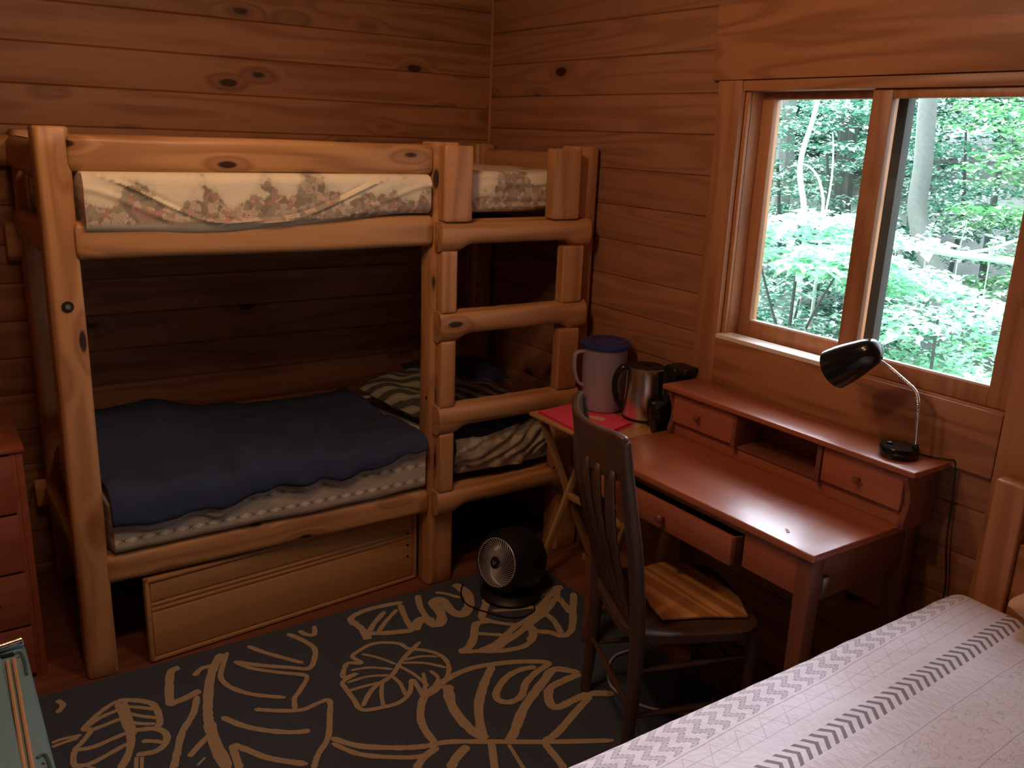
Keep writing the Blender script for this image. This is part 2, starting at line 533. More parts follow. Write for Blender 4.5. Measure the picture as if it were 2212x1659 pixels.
def floral_mat():
    t = NT('cream sheet with rose garland print')
    P = t.pos()
    x, y, z = t.sep(P)
    Q = t.VM('ADD', P, t.n('VectorMath', _operation='SCALE', i0=t.noise(P, 30, 2, out=1), Scale=.02).outputs[0])
    cl = t.noise(t.VM('MULTIPLY', P, (7.5, 3, 5)), 1.0, 1)
    rel = t.M('SUBTRACT', z, 1.475)
    m = t.M('SUBTRACT', t.M('ADD', t.M('MULTIPLY', t.M('SUBTRACT', cl, .42), .45), .052), rel)
    m2 = t.M('ADD', m, t.M('MULTIPLY', t.M('SUBTRACT', t.noise(P, 45, 2), .5), .09))
    mask = t.ss(m2, -.005, .012)
    halo = t.ss(m2, -.05, .03)
    low = t.ss(rel, -.030, -.012)
    vor = t.n('TexVoronoi', Vector=Q, Scale=58)
    rnd = t.sep(vor.outputs['Color'])
    dist = vor.outputs['Distance']
    pet = t.mix(t.ss(rnd[0], .3, .36), (.50, .15, .13), (.70, .55, .42))
    pet = t.mix(t.ss(rnd[1], .62, .68), pet, (.28, .26, .18))
    pet = t.mix(t.ss(rnd[2], .75, .8), pet, (.13, .07, .065))
    ring = t.M('SINE', t.M('MULTIPLY', dist, 42.0))
    pet = t.mix(t.ss(ring, .2, .9), pet, (.16, .085, .07))
    base = (.85, .78, .58)
    col = t.mix(t.M('MULTIPLY', halo, .65), base, (.50, .50, .36))
    col = t.mix(t.M('MULTIPLY', t.M('MULTIPLY', mask, low), .68), col, pet)
    b = t.M('ADD', t.noise(t.VM('MULTIPLY', P, (6, 6, 30)), 1.0, 3), t.M('MULTIPLY', t.noise(P, 500, 1), .1))
    return t.surf(col, .95, b, .3, .01)
mat_floral = floral_mat()

def plaid_mat():
    t = NT('striped olive pillow cloth')
    P = t.pos()
    x, y, z = t.sep(P)
    n = t.M('MULTIPLY', t.noise(P, 6, 2), .05)
    u = t.M('ADD', t.M('ADD', t.M('MULTIPLY', x, .55), t.M('MULTIPLY', y, .8)), n)
    f = t.M('FRACT', t.M('DIVIDE', u, .062))
    col = t.mix(t.M('MULTIPLY', t.M('GREATER_THAN', f, .45), t.M('LESS_THAN', f, .95)), (.23, .22, .15), (.055, .055, .035))
    col = t.mix(t.M('MULTIPLY', t.M('LESS_THAN', t.M('ABSOLUTE', t.M('SUBTRACT', f, .22)), .05), .6), col, (.35, .33, .25))
    return t.surf(col, .95, t.noise(P, 12, 3), .3, .01)
mat_plaid = plaid_mat()

def bunch_mat():
    t = NT('crumpled beige print sheet')
    P = t.pos()
    n = t.noise(P, 22, 3)
    col = t.mix(t.ss(n, .42, .6), (.48, .41, .30), (.27, .22, .155))
    return t.surf(col, .95, t.noise(P, 14, 3), .5, .015)
mat_bunch = bunch_mat()

def rug_mats():
    t = NT('charcoal rug pile')
    P = t.pos()
    n = t.noise(P, 260, 2); n2 = t.noise(P, 3, 2)
    c = t.mix(n, (.036, .052, .082), (.078, .102, .145))
    a = t.surf(c, 1.0, n, .7, .004)
    t = NT('tan rug pile')
    P = t.pos()
    n = t.noise(P, 260, 2)
    c = t.mix(n, (.34, .27, .175), (.54, .43, .28))
    b = t.surf(c, 1.0, n, .7, .004)
    return a, b
mat_rug, mat_rugt = rug_mats()
RUG_STROKES=[
(2,[(-1.957,-1.028),(-1.956,-1.136),(-1.957,-1.222),(-1.978,-1.291),(-2.01,-1.344)]),
(1.6,[(-1.939,-1.031),(-1.942,-1.115),(-1.945,-1.215)]),
(1.5,[(-1.955,-1.018),(-2.009,-1.051),(-2.064,-1.107),(-2.048,-1.127),(-2.082,-1.174),(-2.1,-1.194),(-2.058,-1.209),(-2.005,-1.2),(-1.959,-1.192)]),
(1.5,[(-2.048,-1.127),(-2.014,-1.123),(-1.955,-1.114)]),
(1.4,[(-2.055,-1.105),(-2.014,-1.079),(-1.958,-1.067)]),
(1.5,[(-2.1,-1.194),(-2.11,-1.225),(-2.111,-1.266),(-2.076,-1.278),(-2.024,-1.263),(-1.969,-1.242)]),
(1.4,[(-2.096,-1.272),(-2.067,-1.305)]),
(1.8,[(-1.955,-1.018),(-1.906,-1.046),(-1.868,-1.089),(-1.863,-1.146),(-1.873,-1.2),(-1.9,-1.216)]),
(1.3,[(-1.941,-1.061),(-1.907,-1.086),(-1.866,-1.122)]),
(1.3,[(-1.939,-1.101),(-1.909,-1.134),(-1.869,-1.169)]),
(1.3,[(-1.946,-1.142),(-1.917,-1.171),(-1.883,-1.192)]),
(1.8,[(-1.943,-1.191),(-1.888,-1.215),(-1.867,-1.255),(-1.878,-1.297),(-1.912,-1.318),(-1.96,-1.305)]),
(1.4,[(-1.934,-1.252),(-1.905,-1.27),(-1.883,-1.29)]),
(2.2,[(-1.961,-1.315),(-1.973,-1.366)]),
(2,[(-1.948,-1.323),(-1.96,-1.374)]),
(2.6,[(-1.609,-0.924),(-1.659,-1.004),(-1.695,-1.087),(-1.733,-1.209),(-1.747,-1.276),(-1.758,-1.377),(-1.758,-1.497)]),
(3.2,[(-1.745,-1.262),(-1.758,-1.377),(-1.758,-1.497)]),
(1.6,[(-1.589,-0.926),(-1.628,-1.005),(-1.65,-1.063),(-1.637,-1.13),(-1.59,-1.2),(-1.508,-1.268)]),
(2.4,[(-1.748,-0.937),(-1.776,-0.944),(-1.798,-1.009),(-1.82,-1.11),(-1.805,-1.116),(-1.767,-1.11),(-1.725,-1.094)]),
(1.8,[(-1.653,-0.981),(-1.689,-0.978),(-1.719,-1.008)]),
(1.9,[(-1.74,-1.118),(-1.774,-1.2),(-1.825,-1.273),(-1.862,-1.361),(-1.886,-1.419)]),
(1.7,[(-1.76,-1.324),(-1.801,-1.358),(-1.836,-1.391)]),
(1.6,[(-1.798,-1.416),(-1.826,-1.438)]),
(1.6,[(-1.518,-0.924),(-1.483,-0.989),(-1.439,-1.053),(-1.392,-1.118)]),
(1.7,[(-1.375,-0.918),(-1.344,-0.983),(-1.327,-1.052),(-1.351,-1.114),(-1.388,-1.156),(-1.436,-1.122),(-1.509,-1.066),(-1.586,-0.993)]),
(1.5,[(-1.586,-0.993),(-1.545,-1.063),(-1.476,-1.131),(-1.42,-1.178),(-1.414,-1.206),(-1.46,-1.26),(-1.486,-1.286),(-1.504,-1.339)]),
(1.6,[(-1.61,-1.275),(-1.552,-1.318),(-1.487,-1.352),(-1.431,-1.346),(-1.397,-1.352),(-1.426,-1.424),(-1.47,-1.516),(-1.521,-1.568),(-1.556,-1.619)]),
(1.8,[(-1.706,-1.261),(-1.666,-1.332),(-1.618,-1.386),(-1.553,-1.437),(-1.502,-1.458)]),
(1.9,[(-1.716,-1.402),(-1.687,-1.447),(-1.646,-1.513),(-1.563,-1.592)]),
(2,[(-1.718,-1.401),(-1.726,-1.471),(-1.73,-1.514)]),
(1.6,[(-1.273,-0.917),(-1.294,-0.971),(-1.319,-0.957),(-1.331,-0.921)]),
(1.5,[(-0.993,-1.201),(-1.097,-1.268),(-1.169,-1.331),(-1.254,-1.366),(-1.321,-1.433)]),
(1.5,[(-1.287,-1.216),(-1.263,-1.194),(-1.224,-1.217),(-1.236,-1.167),(-1.201,-1.145),(-1.153,-1.131),(-1.107,-1.142),(-1.061,-1.179),(-1.05,-1.219),(-1.0,-1.264),(-0.974,-1.314),(-0.978,-1.372),(-1.015,-1.431),(-1.074,-1.474),(-1.13,-1.487),(-1.127,-1.442),(-1.124,-1.389),(-1.163,-1.446),(-1.212,-1.474),(-1.267,-1.47),(-1.33,-1.448),(-1.33,-1.387),(-1.329,-1.322),(-1.322,-1.284),(-1.265,-1.265),(-1.311,-1.264),(-1.287,-1.216)]),
(1.1,[(-1.097,-1.273),(-1.032,-1.284),(-0.985,-1.315)]),
(1.2,[(-1.11,-1.284),(-1.043,-1.324),(-0.993,-1.385)]),
(1.2,[(-1.125,-1.294),(-1.104,-1.361),(-1.094,-1.445)]),
(1.1,[(-1.129,-1.282),(-1.163,-1.216),(-1.202,-1.168)]),
(1.1,[(-1.15,-1.303),(-1.212,-1.255),(-1.273,-1.237)]),
(1.1,[(-1.177,-1.326),(-1.241,-1.297),(-1.312,-1.294)]),
(1.2,[(-1.212,-1.349),(-1.271,-1.34),(-1.326,-1.337)]),
(1.2,[(-1.212,-1.349),(-1.243,-1.406),(-1.265,-1.466)]),
(1.2,[(-1.172,-1.333),(-1.166,-1.385),(-1.18,-1.453)]),
(1.2,[(-1.073,-1.37),(-1.096,-1.426),(-1.126,-1.477)]),
(1.2,[(-1.048,-1.371),(-1.045,-1.422),(-1.079,-1.454)]),
(1.9,[(-1.461,-1.521),(-1.407,-1.596),(-1.309,-1.665),(-1.237,-1.699),(-1.174,-1.716),(-1.07,-1.778),(-0.918,-1.871),(-0.749,-1.965)]),
(1.6,[(-1.469,-1.544),(-1.422,-1.628),(-1.341,-1.693),(-1.272,-1.729),(-1.213,-1.72)]),
(2.2,[(-1.211,-1.7),(-1.208,-1.631),(-1.189,-1.567),(-1.143,-1.499),(-1.089,-1.465),(-0.991,-1.436),(-0.905,-1.434),(-0.812,-1.461),(-0.744,-1.492),(-0.68,-1.539),(-0.748,-1.563),(-0.813,-1.595),(-0.866,-1.645),(-0.917,-1.651),(-0.939,-1.621),(-0.919,-1.583),(-0.852,-1.537),(-0.789,-1.524),(-0.73,-1.537)]),
(3,[(-1.037,-1.47),(-1.079,-1.569),(-1.091,-1.671),(-1.079,-1.754)]),
(2.6,[(-0.853,-1.455),(-0.93,-1.525),(-1.006,-1.613),(-1.057,-1.706),(-1.076,-1.761)]),
(2.8,[(-0.622,-1.641),(-0.682,-1.58),(-0.752,-1.614),(-0.825,-1.656),(-0.903,-1.707),(-0.984,-1.78),(-1.02,-1.805)]),
(2.6,[(-0.625,-1.645),(-0.697,-1.647),(-0.763,-1.66),(-0.805,-1.717),(-0.798,-1.751),(-0.729,-1.747),(-0.664,-1.749),(-0.599,-1.788)]),
(2.2,[(-0.67,-1.757),(-0.756,-1.795),(-0.871,-1.848),(-0.932,-1.862)]),
(2.5,[(-1.135,-1.76),(-1.186,-1.784),(-1.229,-1.818)]),
(4.5,[(-1.069,-1.786),(-1.121,-1.884)]),
(2.3,[(-1.029,-1.818),(-1.05,-1.927)]),
(2,[(-0.935,-1.867),(-0.943,-1.945),(-0.951,-1.987)]),
(2.2,[(-1.213,-1.72),(-1.267,-1.736),(-1.312,-1.768)]),
(2.2,[(-1.145,-0.986),(-1.14,-0.939),(-1.085,-0.915),(-1.007,-0.915),(-0.923,-0.929)]),
(2.4,[(-1.146,-0.953),(-1.135,-1.023),(-1.145,-1.09),(-1.125,-1.066),(-1.071,-1.092),(-0.978,-1.126)]),
(1.8,[(-1.01,-0.955),(-1.081,-1.012),(-1.132,-1.067)]),
(2,[(-0.939,-0.939),(-0.966,-1.036),(-0.981,-1.118)]),
(1.6,[(-0.964,-0.965),(-1.035,-1.018),(-1.094,-1.072)]),
(2.2,[(-0.847,-0.909),(-0.882,-0.995),(-0.897,-1.076),(-0.898,-1.13)]),
(3.6,[(-0.979,-1.125),(-0.934,-1.081),(-0.901,-1.085),(-0.898,-1.13),(-0.866,-1.127),(-0.836,-1.067),(-0.825,-0.993),(-0.787,-0.984),(-0.794,-1.08),(-0.772,-1.122),(-0.711,-1.071),(-0.677,-0.995),(-0.68,-0.906)]),
(1.6,[(-0.778,-0.925),(-0.744,-0.961),(-0.716,-1.011)]),
(1.6,[(-2.111,-0.924),(-2.099,-0.959),(-2.12,-0.992)]),
(1.2,[(-2.153,-1.131),(-2.124,-1.128),(-2.075,-1.137)]),
(1.2,[(-2.155,-1.15),(-2.127,-1.147),(-2.084,-1.145)]),
(2.2,[(-0.909,-1.327),(-0.86,-1.35),(-0.782,-1.394),(-0.707,-1.413),(-0.657,-1.4),(-0.61,-1.365)]),
(2.6,[(-0.909,-1.327),(-0.868,-1.321),(-0.821,-1.28),(-0.768,-1.208),(-0.738,-1.203),(-0.71,-1.209),(-0.72,-1.174),(-0.657,-1.103),(-0.624,-1.063),(-0.581,-1.088),(-0.507,-1.144),(-0.474,-1.159),(-0.435,-1.154)]),
(2,[(-0.71,-1.209),(-0.682,-1.242),(-0.637,-1.285)]),
(1.8,[(-0.791,-1.259),(-0.762,-1.282),(-0.719,-1.313)]),
(1.8,[(-0.661,-1.154),(-0.596,-1.182),(-0.49,-1.217)]),
(2.4,[(-0.38,-1.153),(-0.476,-1.217),(-0.573,-1.272),(-0.644,-1.289),(-0.704,-1.318),(-0.769,-1.349),(-0.844,-1.358)]),
(2.6,[(-0.39,-1.194),(-0.484,-1.256),(-0.583,-1.3),(-0.672,-1.336),(-0.734,-1.355),(-0.8,-1.383)]),
(3,[(-0.39,-1.194),(-0.347,-1.144),(-0.319,-1.141),(-0.365,-1.134),(-0.436,-1.149)]),
(2.4,[(-0.383,-1.198),(-0.395,-1.255),(-0.409,-1.312),(-0.365,-1.272),(-0.307,-1.2)]),
(2.4,[(-0.365,-1.272),(-0.459,-1.389),(-0.506,-1.426),(-0.541,-1.422),(-0.561,-1.386),(-0.598,-1.354),(-0.598,-1.308)]),
(2.2,[(-0.499,-1.269),(-0.501,-1.331),(-0.529,-1.413)]),
(2.4,[(-0.61,-1.325),(-0.622,-1.366),(-0.657,-1.392)]),
(1.8,[(-0.595,-1.012),(-0.586,-1.044),(-0.566,-1.073)])]
# ------------------------------------------------------------------ room shell
def boards(bm, along, a0, a1, z0, z1, pitch, off, flip=1, thick=.05, g=.0035, gd=.007):
    """horizontal boards with V grooves; face at 0, body behind. along 'x' -> face y=0, 'y' -> face x=0"""
    k = math.floor((z0 - off) / pitch)
    while off + k * pitch < z1 - 1e-6:
        lo = max(off + k * pitch, z0); hi = min(off + (k + 1) * pitch, z1)
        k += 1
        if hi - lo < .004: continue
        add_prism(bm, [(gd, lo), (.0012, lo + g), (0, lo + g + .006), (-.0010, (lo + hi) / 2), (0, hi - g - .006), (.0012, hi - g), (gd, hi), (thick, hi), (thick, lo)], along_axis[along], a0, a1)
along_axis = {'x': 'x', 'y': 'y'}

ZC = 2.5
bm = bm_new()
boards(bm, 'x', -4.2, 0.0, 0, ZC, .139, 1.714 - .139 * 30)      # (y,z) profile, y>0 is behind the face
wb = struct('wall_back', bm, MB['wall_x'], angle=20)
bm = bm_new()
OY0, OY1, OZ0, OZ1 = -2.60, -1.47, 1.08, 1.94
for (a0, a1, z0, z1) in ((OY1, 0.0, 0, ZC), (-5.4, OY0, 0, ZC), (OY0, OY1, 0, OZ0), (OY0, OY1, OZ1, ZC)):
    boards(bm, 'y', a0, a1, z0, z1, .1373, 1.771 - .1373 * 30)
struct('wall_right', bm, MB['wall_y'], angle=20)
bm = bm_new()
for (a0, a1, z0, z1) in ((OY1, .05, 0, ZC + .1), (-5.4, OY0, 0, ZC + .1), (OY0, OY1, 0, OZ0), (OY0, OY1, OZ1, ZC + .1)):
    add_box(bm, .05, .15, a0, a1, z0, z1)
struct('backing_slab_right', bm, MB['trim_z'])  # unseen backing slab added to stop light leaking through the boards
struct('backing_slab_back', box(-4.3, .15, .05, .13, -.06, ZC + .1), MB['trim_z'])  # unseen slab added behind the back wall to seal a corner light leak
struct('wall_left', box(-4.3, -4.2, -5.5, .05, 0, ZC), MB['wall_y'])
struct('wall_front', box(-4.3, .15, -5.5, -5.4, 0, ZC), MB['wall_x'])
struct('floor', box(-4.3, .15, -5.5, .15, -.06, 0), MB['floor'])
struct('ceiling', box(-4.3, .16, -5.5, .15, ZC, ZC + .08), MB['ceiling'])
struct('trim_1', box(-.024, 0, -4.6, -1.408, 1.946, 2.188, .003), MB['trim_y'])
struct('trim_2', box(-.022, 0, -2.546, -1.541, .918, 1.096, .003), MB['trim_y'])
struct('trim_3', box(-.020, .05, -1.540, -1.437, .918, 1.945, .003), MB['trim_z'])
struct('trim_4', box(-.020, .05, -2.655, -2.547, .005, 1.945, .003), MB['trim_z'])
struct('trim_6', box(-.012, 0, -.012, 0, 0, ZC, .003), MB['trim_z'])

# window ------------------------------------------------------------
win = thing('window_1', 'wooden sliding window looking out on green woodland', 'window', (0, -2.04, 1.1), kind='structure')
bm = bm_new()
add_box(bm, -.014, .13, OY0, -1.54, 1.912, 1.944, .002)
add_box(bm, -.012, .13, OY0, -1.54, 1.082, 1.100, .002)
add_box(bm, -.0, .13, -1.54, -1.475, 1.10, 1.912)
add_box(bm, -.0, .13, -2.60, -2.547, 1.10, 1.912)
struct('frame', bm, MB['trim_y'], win)
struct('stop_bead', box(.002, .016, -1.556, -1.540, 1.10, 1.912, .002), MB['trim_z'], win)
struct('jamb_liner', box(.018, .071, -1.5555, -1.5405, 1.10, 1.912, .001), MB['trim_z'], win)
struct('sill_track', box(-.026, .045, -2.006, -1.541, 1.092, 1.108, .003), mat_vinyl, win)
def sash(name, x0, x1, ya, yb, wl, wr, zb, zt, dark_left=False):
    """ya > yb (ya is the left stile seen from inside)"""
    bm = bm_new()
    add_box(bm, x0, x1, ya - wl, ya, 1.101, 1.911, .003)
    if not dark_left:
        add_box(bm, x0, x1, yb, yb + wr, 1.101, 1.911, .003)
    add_box(bm, x0 + .001, x1 - .001, yb + wr, ya - wl, 1.101, zb, .002)
    add_box(bm, x0 + .001, x1 - .001, yb + wr, ya - wl, zt, 1.911, .002)
    s = struct(name, bm, MB['trim_z'], win)
    if dark_left:
        struct('dark_stile', box(x0, x1, yb, yb + wr, 1.101, 1.911, .002), mat_weather, s)
    xm = (x0 + x1) / 2
    struct('glass_pane', box(xm - .002, xm + .002, yb + wr - .004, ya - wl + .004, zb - .004, zt + .004), mat_glass, s, smooth=False)
    bm = bm_new()
    add_box(bm, x0 + .004, xm - .002, yb + wr, ya - wl, zb, zb + .005)
    struct('glazing_bead', bm, mat_vinyl, s)
    return s
sash('sliding_sash', .072, .108, -1.549, -2.080, .052, .050, 1.155, 1.889, True)
sash('fixed_sash', .005, .040, -2.008, -2.547, .064, .064, 1.152, 1.886)

# rug ----------------------------------------------------------------
RX0, RX1, RY0, RY1 = -2.75, -.29, -2.95, -.875
rug = thing('area_rug', 'charcoal area rug with tan outlined leaves in front of the bunk bed', 'rug', (-1.5, -1.9, 0))
obj('rug_pile', box(RX0, RX1, RY0, RY1, .0005, .012, .004, 2), mat_rug, rug)
def ribbon(bm, pts, w, z):
    P = smooth_path([(x, y, 0) for x, y in pts], 5)
    # jittered edge: woven look
    n = len(P); L = []; Rr = []
    for i, p in enumerate(P):
        d = (P[min(i + 1, n - 1)] - P[max(i - 1, 0)])
        if d.length < 1e-6: d = V((1, 0, 0))
        d.normalize()
        q = V((-d.y, d.x, 0))
        ww = w * (1 + .25 * nz(p.x * 60, p.y * 60)) * .5
        if i == 0 or i == n - 1: ww *= .45
        zi = z + i * .000012
        L.append(bm.verts.new((p.x + q.x * ww, p.y + q.y * ww, zi)))
        Rr.append(bm.verts.new((p.x - q.x * ww, p.y - q.y * ww, zi)))
    for i in range(n - 1):
        f = bm.faces.new((L[i], Rr[i], Rr[i + 1], L[i + 1]))
        f.normal_update()
        if f.normal.z < 0: f.normal_flip()
bm = bm_new()
for i, (wd, pts) in enumerate(RUG_STROKES):
    pts = [(min(max(x, RX0 + .01), RX1 - .01), min(y, RY1 - .008)) for x, y in pts]
    ribbon(bm, pts, wd * .0112, .0128 + i * .00001)
o = obj('leaf_outline', bm, mat_rugt, rug, smooth=False, label='tan leaf outlines carved in the pile')
o['kind'] = 'stuff'

# ------------------------------------------------------------------ bunk bed
YF = -.850
bunk = thing('bunk_bed', 'pine log bunk bed with a built-in ladder in the corner', 'bunk bed', (-1.0, -.45, 0))
def wobbly_post(x0, x1, y0, y1, z0, z1, r=.016, amp=.004, seed=0):
    w, d = (x1 - x0) / 2, (y1 - y0) / 2
    cx, cy = (x0 + x1) / 2, (y0 + y1) / 2
    prof = []
    for (sx, sy) in ((1, 1), (-1, 1), (-1, -1), (1, -1)):
        a0 = {(1, 1): 0, (-1, 1): 90, (-1, -1): 180, (1, -1): 270}[(sx, sy)]
        for k in range(6):
            a = math.radians(a0 + 90 * k / 5)
            prof.append((sx * (w - r) + r * math.cos(a), sy * (d - r) + r * math.sin(a)))
    bm = bmesh.new(); rings = []
    N = 26
    hs = [z0, z0 + .006] + [z0 + .006 + (z1 - z0 - .012) * i / N for i in range(1, N)] + [z1 - .006, z1]
    for i, z in enumerate(hs):
        s = .90 if i in (0, len(hs) - 1) else 1.0
        rings.append([bm.verts.new((cx + px * s + amp * nz(z * 2.2 + seed, k * .15), cy + py * s + amp * nz(z * 2.2 + seed + 9, k * .15), z)) for k, (px, py) in enumerate(prof)])
    n = len(prof)
    for a, b in zip(rings, rings[1:]):
        for k in range(n): bm.faces.new((a[k], a[(k + 1) % n], b[(k + 1) % n], b[k]))
    bm.faces.new(rings[0][::-1]); bm.faces.new(rings[-1])
    bmesh.ops.recalc_face_normals(bm, faces=bm.faces)
    return bm
def log_rail(x0, x1, y0, y1, z0, z1, r=.035, seed=0, axis='x'):
    """log with flattened sides along x (or y)"""
    L = x1 - x0 if axis == 'x' else y1 - y0
    if axis == 'x': bm = wobbly_post(-(z1 - z0) / 2, (z1 - z0) / 2, y0, y1, 0, L, r, .005, seed)
    else: bm = wobbly_post(-(z1 - z0) / 2, (z1 - z0) / 2, x0, x1, 0, L, r, .005, seed)
    zc = (z0 + z1) / 2
    for v in bm.verts:
        c = v.co.copy()
        v.co = V((x0 + c.z, c.y, zc + c.x)) if axis == 'x' else V((c.y, y0 + c.z, zc + c.x))
    bmesh.ops.recalc_face_normals(bm, faces=bm.faces)
    return bm
PZ = MB['log_z']; PX = MB['log_x']; PY = MB['log_y']
lp = obj('post', wobbly_post(-2.008, -1.916, YF, YF + .09, 0, 1.722, seed=1), PZ, bunk)
mp = obj('post', wobbly_post(-.770, -.655, YF, YF + .10, 0, 1.712, .022, seed=2), PZ, bunk)
obj('post', wobbly_post(-.140, -.022, YF + .005, YF + .10, 0, 1.712, .014, seed=3), PZ, bunk)
obj('post', wobbly_post(-1.99, -1.90, -.095, -.012, 0, 1.70, seed=4), PZ, bunk)
obj('post', wobbly_post(-.125, -.022, -.095, -.012, 0, 1.70, seed=5), PZ, bunk)
# bolt in the near post
b = obj('bolt', lathe([(0, .006), (.007, .006), (.009, .003), (.009, -.004)], (-1.962, YF - .001, 1.222), (0, -1, 0), 12), mat_bolt, lp)
obj('bolt_recess', lathe([(.017, .0), (.016, .0025), (.0, .0025)], (-1.962, YF - .0005, 1.222), (0, -1, 0), 10), mat_dark, lp)
for k, (y, z) in enumerate(((YF + .03, 1.66), (YF + .03, 1.53), (YF + .03, 1.40), (YF + .03, .78))):
    obj('screw', lathe([(0, .002), (.006, .002), (.0065, -.002)], (-.7705, y, z), (-1, 0, 0), 10), mat_dark, mp)
obj('guard_rail', log_rail(-1.925, -.775, YF - .008, YF + .075, 1.602, 1.702, .022, 11), PX, bunk)
obj('side_rail', log_rail(-1.925, -.775, YF - .012, YF + .075, 1.352, 1.462, .028, 12), PX, bunk)
obj('side_rail', log_rail(-1.925, -.775, YF - .001, YF + .075, .318, .416, .026, 13), PX, bunk)
obj('side_rail', log_rail(-.67, -.13, YF + .02, YF + .09, 1.352, 1.44, .03, 14), PX, bunk)
obj('side_rail', log_rail(-.67, -.13, YF + .02, YF + .09, .318, .40, .03, 15), PX, bunk)
for z0, z1 in ((1.575, 1.685), (1.25, 1.39), (.30, .41)):
    obj('back_rail', log_rail(-2.035, -.02, -.085, -.008, z0, z1, .038, z0), PX, bunk)
for z0, z1 in ((1.57, 1.68), (1.345, 1.44), (.315, .41)):
    obj('end_rail', log_rail(-2.003, -1.958, YF + .08, -.09, z0, z1, .025, z0 + 3, 'y'), PY, bunk)
for z0, z1 in ((1.57, 1.68), (1.345, 1.44), (.315, .41)):
    obj('end_rail', log_rail(-.085, -.03, YF + .09, -.09, z0, z1, .025, z0 + 5, 'y'), PY, bunk)
obj('bunk_board', box(-1.92, -.09, YF + .08, -.09, 1.40, 1.418), PX, bunk)
obj('bunk_board', box(-1.92, -.09, YF + .08, -.09, .372, .390), PX, bunk)
# ladder
LY0, LY1 = YF - .052, YF + .002
def fx(x): return -2.317 + (x + 2.317) * .981
def fz(z): return 1.75 - (1.75 - z) * .981
obj('ladder_block', wobbly_post(fx(-.722), fx(-.603), LY0, LY1, fz(1.436), fz(1.702), .010, .001, 21), PZ, bunk)
obj('ladder_block', wobbly_post(fx(-.243), fx(-.110), LY0, LY1, fz(1.436), fz(1.702), .008, .001, 22), PZ, bunk)
rz = [(1.343, 1.434), (1.006, 1.104), (.640, .738), (.305, .390)]
for i, (a, b_) in enumerate(rz):
    x0, x1 = fx(-.730), fx(-.045 if i < 2 else -.06)
    za, zb = fz(a), fz(b_)
    pts = []
    sc = .016
    N = 30
    bot = []
    for k in range(N + 1):
        u = k / N
        x = x0 + (x1 - x0) * u
        e = min(1, max(0, (u - .10) / .10)) if u < .5 else min(1, max(0, (.91 - u) / .09))
        e = e * e * (3 - 2 * e)
        bot.append((x, za - sc + 1.6 * sc * e + .002 * nz(x * 9, i)))
    top = [(x0 + (x1 - x0) * k / N, zb - .003 * abs(math.sin(PI * k / N)) + .002 * nz(k * .4, i + 5)) for k in range(N + 1)]
    bm = bmesh.new()
    # cross-section: rounded front. rings along x
    rings = []
    for k in range(N + 1):
        x, zl = bot[k]; zt = top[k][1]
        zc = (zl + zt) / 2; h = (zt - zl) / 2
        cs = [(LY1 + .01, -1), (LY0 + .02, -1), (LY0 + .004, -.72), (LY0 - .003, -.2), (LY0 - .003, .35), (LY0 + .004, .8), (LY0 + .02, 1), (LY1 + .01, 1)]
        rings.append([bm.verts.new((x, y, zc + h * q)) for y, q in cs])
    for A, B in zip(rings, rings[1:]):
        for q in range(8): bm.faces.new((A[q], A[(q + 1) % 8], B[(q + 1) % 8], B[q]))
    bm.faces.new(rings[0]); bm.faces.new(rings[-1][::-1])
    bmesh.ops.recalc_face_normals(bm, faces=bm.faces)
    obj('rung', bm, PX, bunk, angle=50)
    if i < 3:
        nz1 = fz(rz[i + 1][1])
        obj('ladder_block', wobbly_post(fx(-.722), fx(-.660), LY0 + .006, LY1, nz1 - .002, za - .014, .006, .001, 30 + i), PZ, bunk)
        obj('ladder_block', wobbly_post(fx(-.172), fx(-.070), LY0 + .006, LY1, nz1 - .002, za - .014, .006, .001, 40 + i), PZ, bunk)

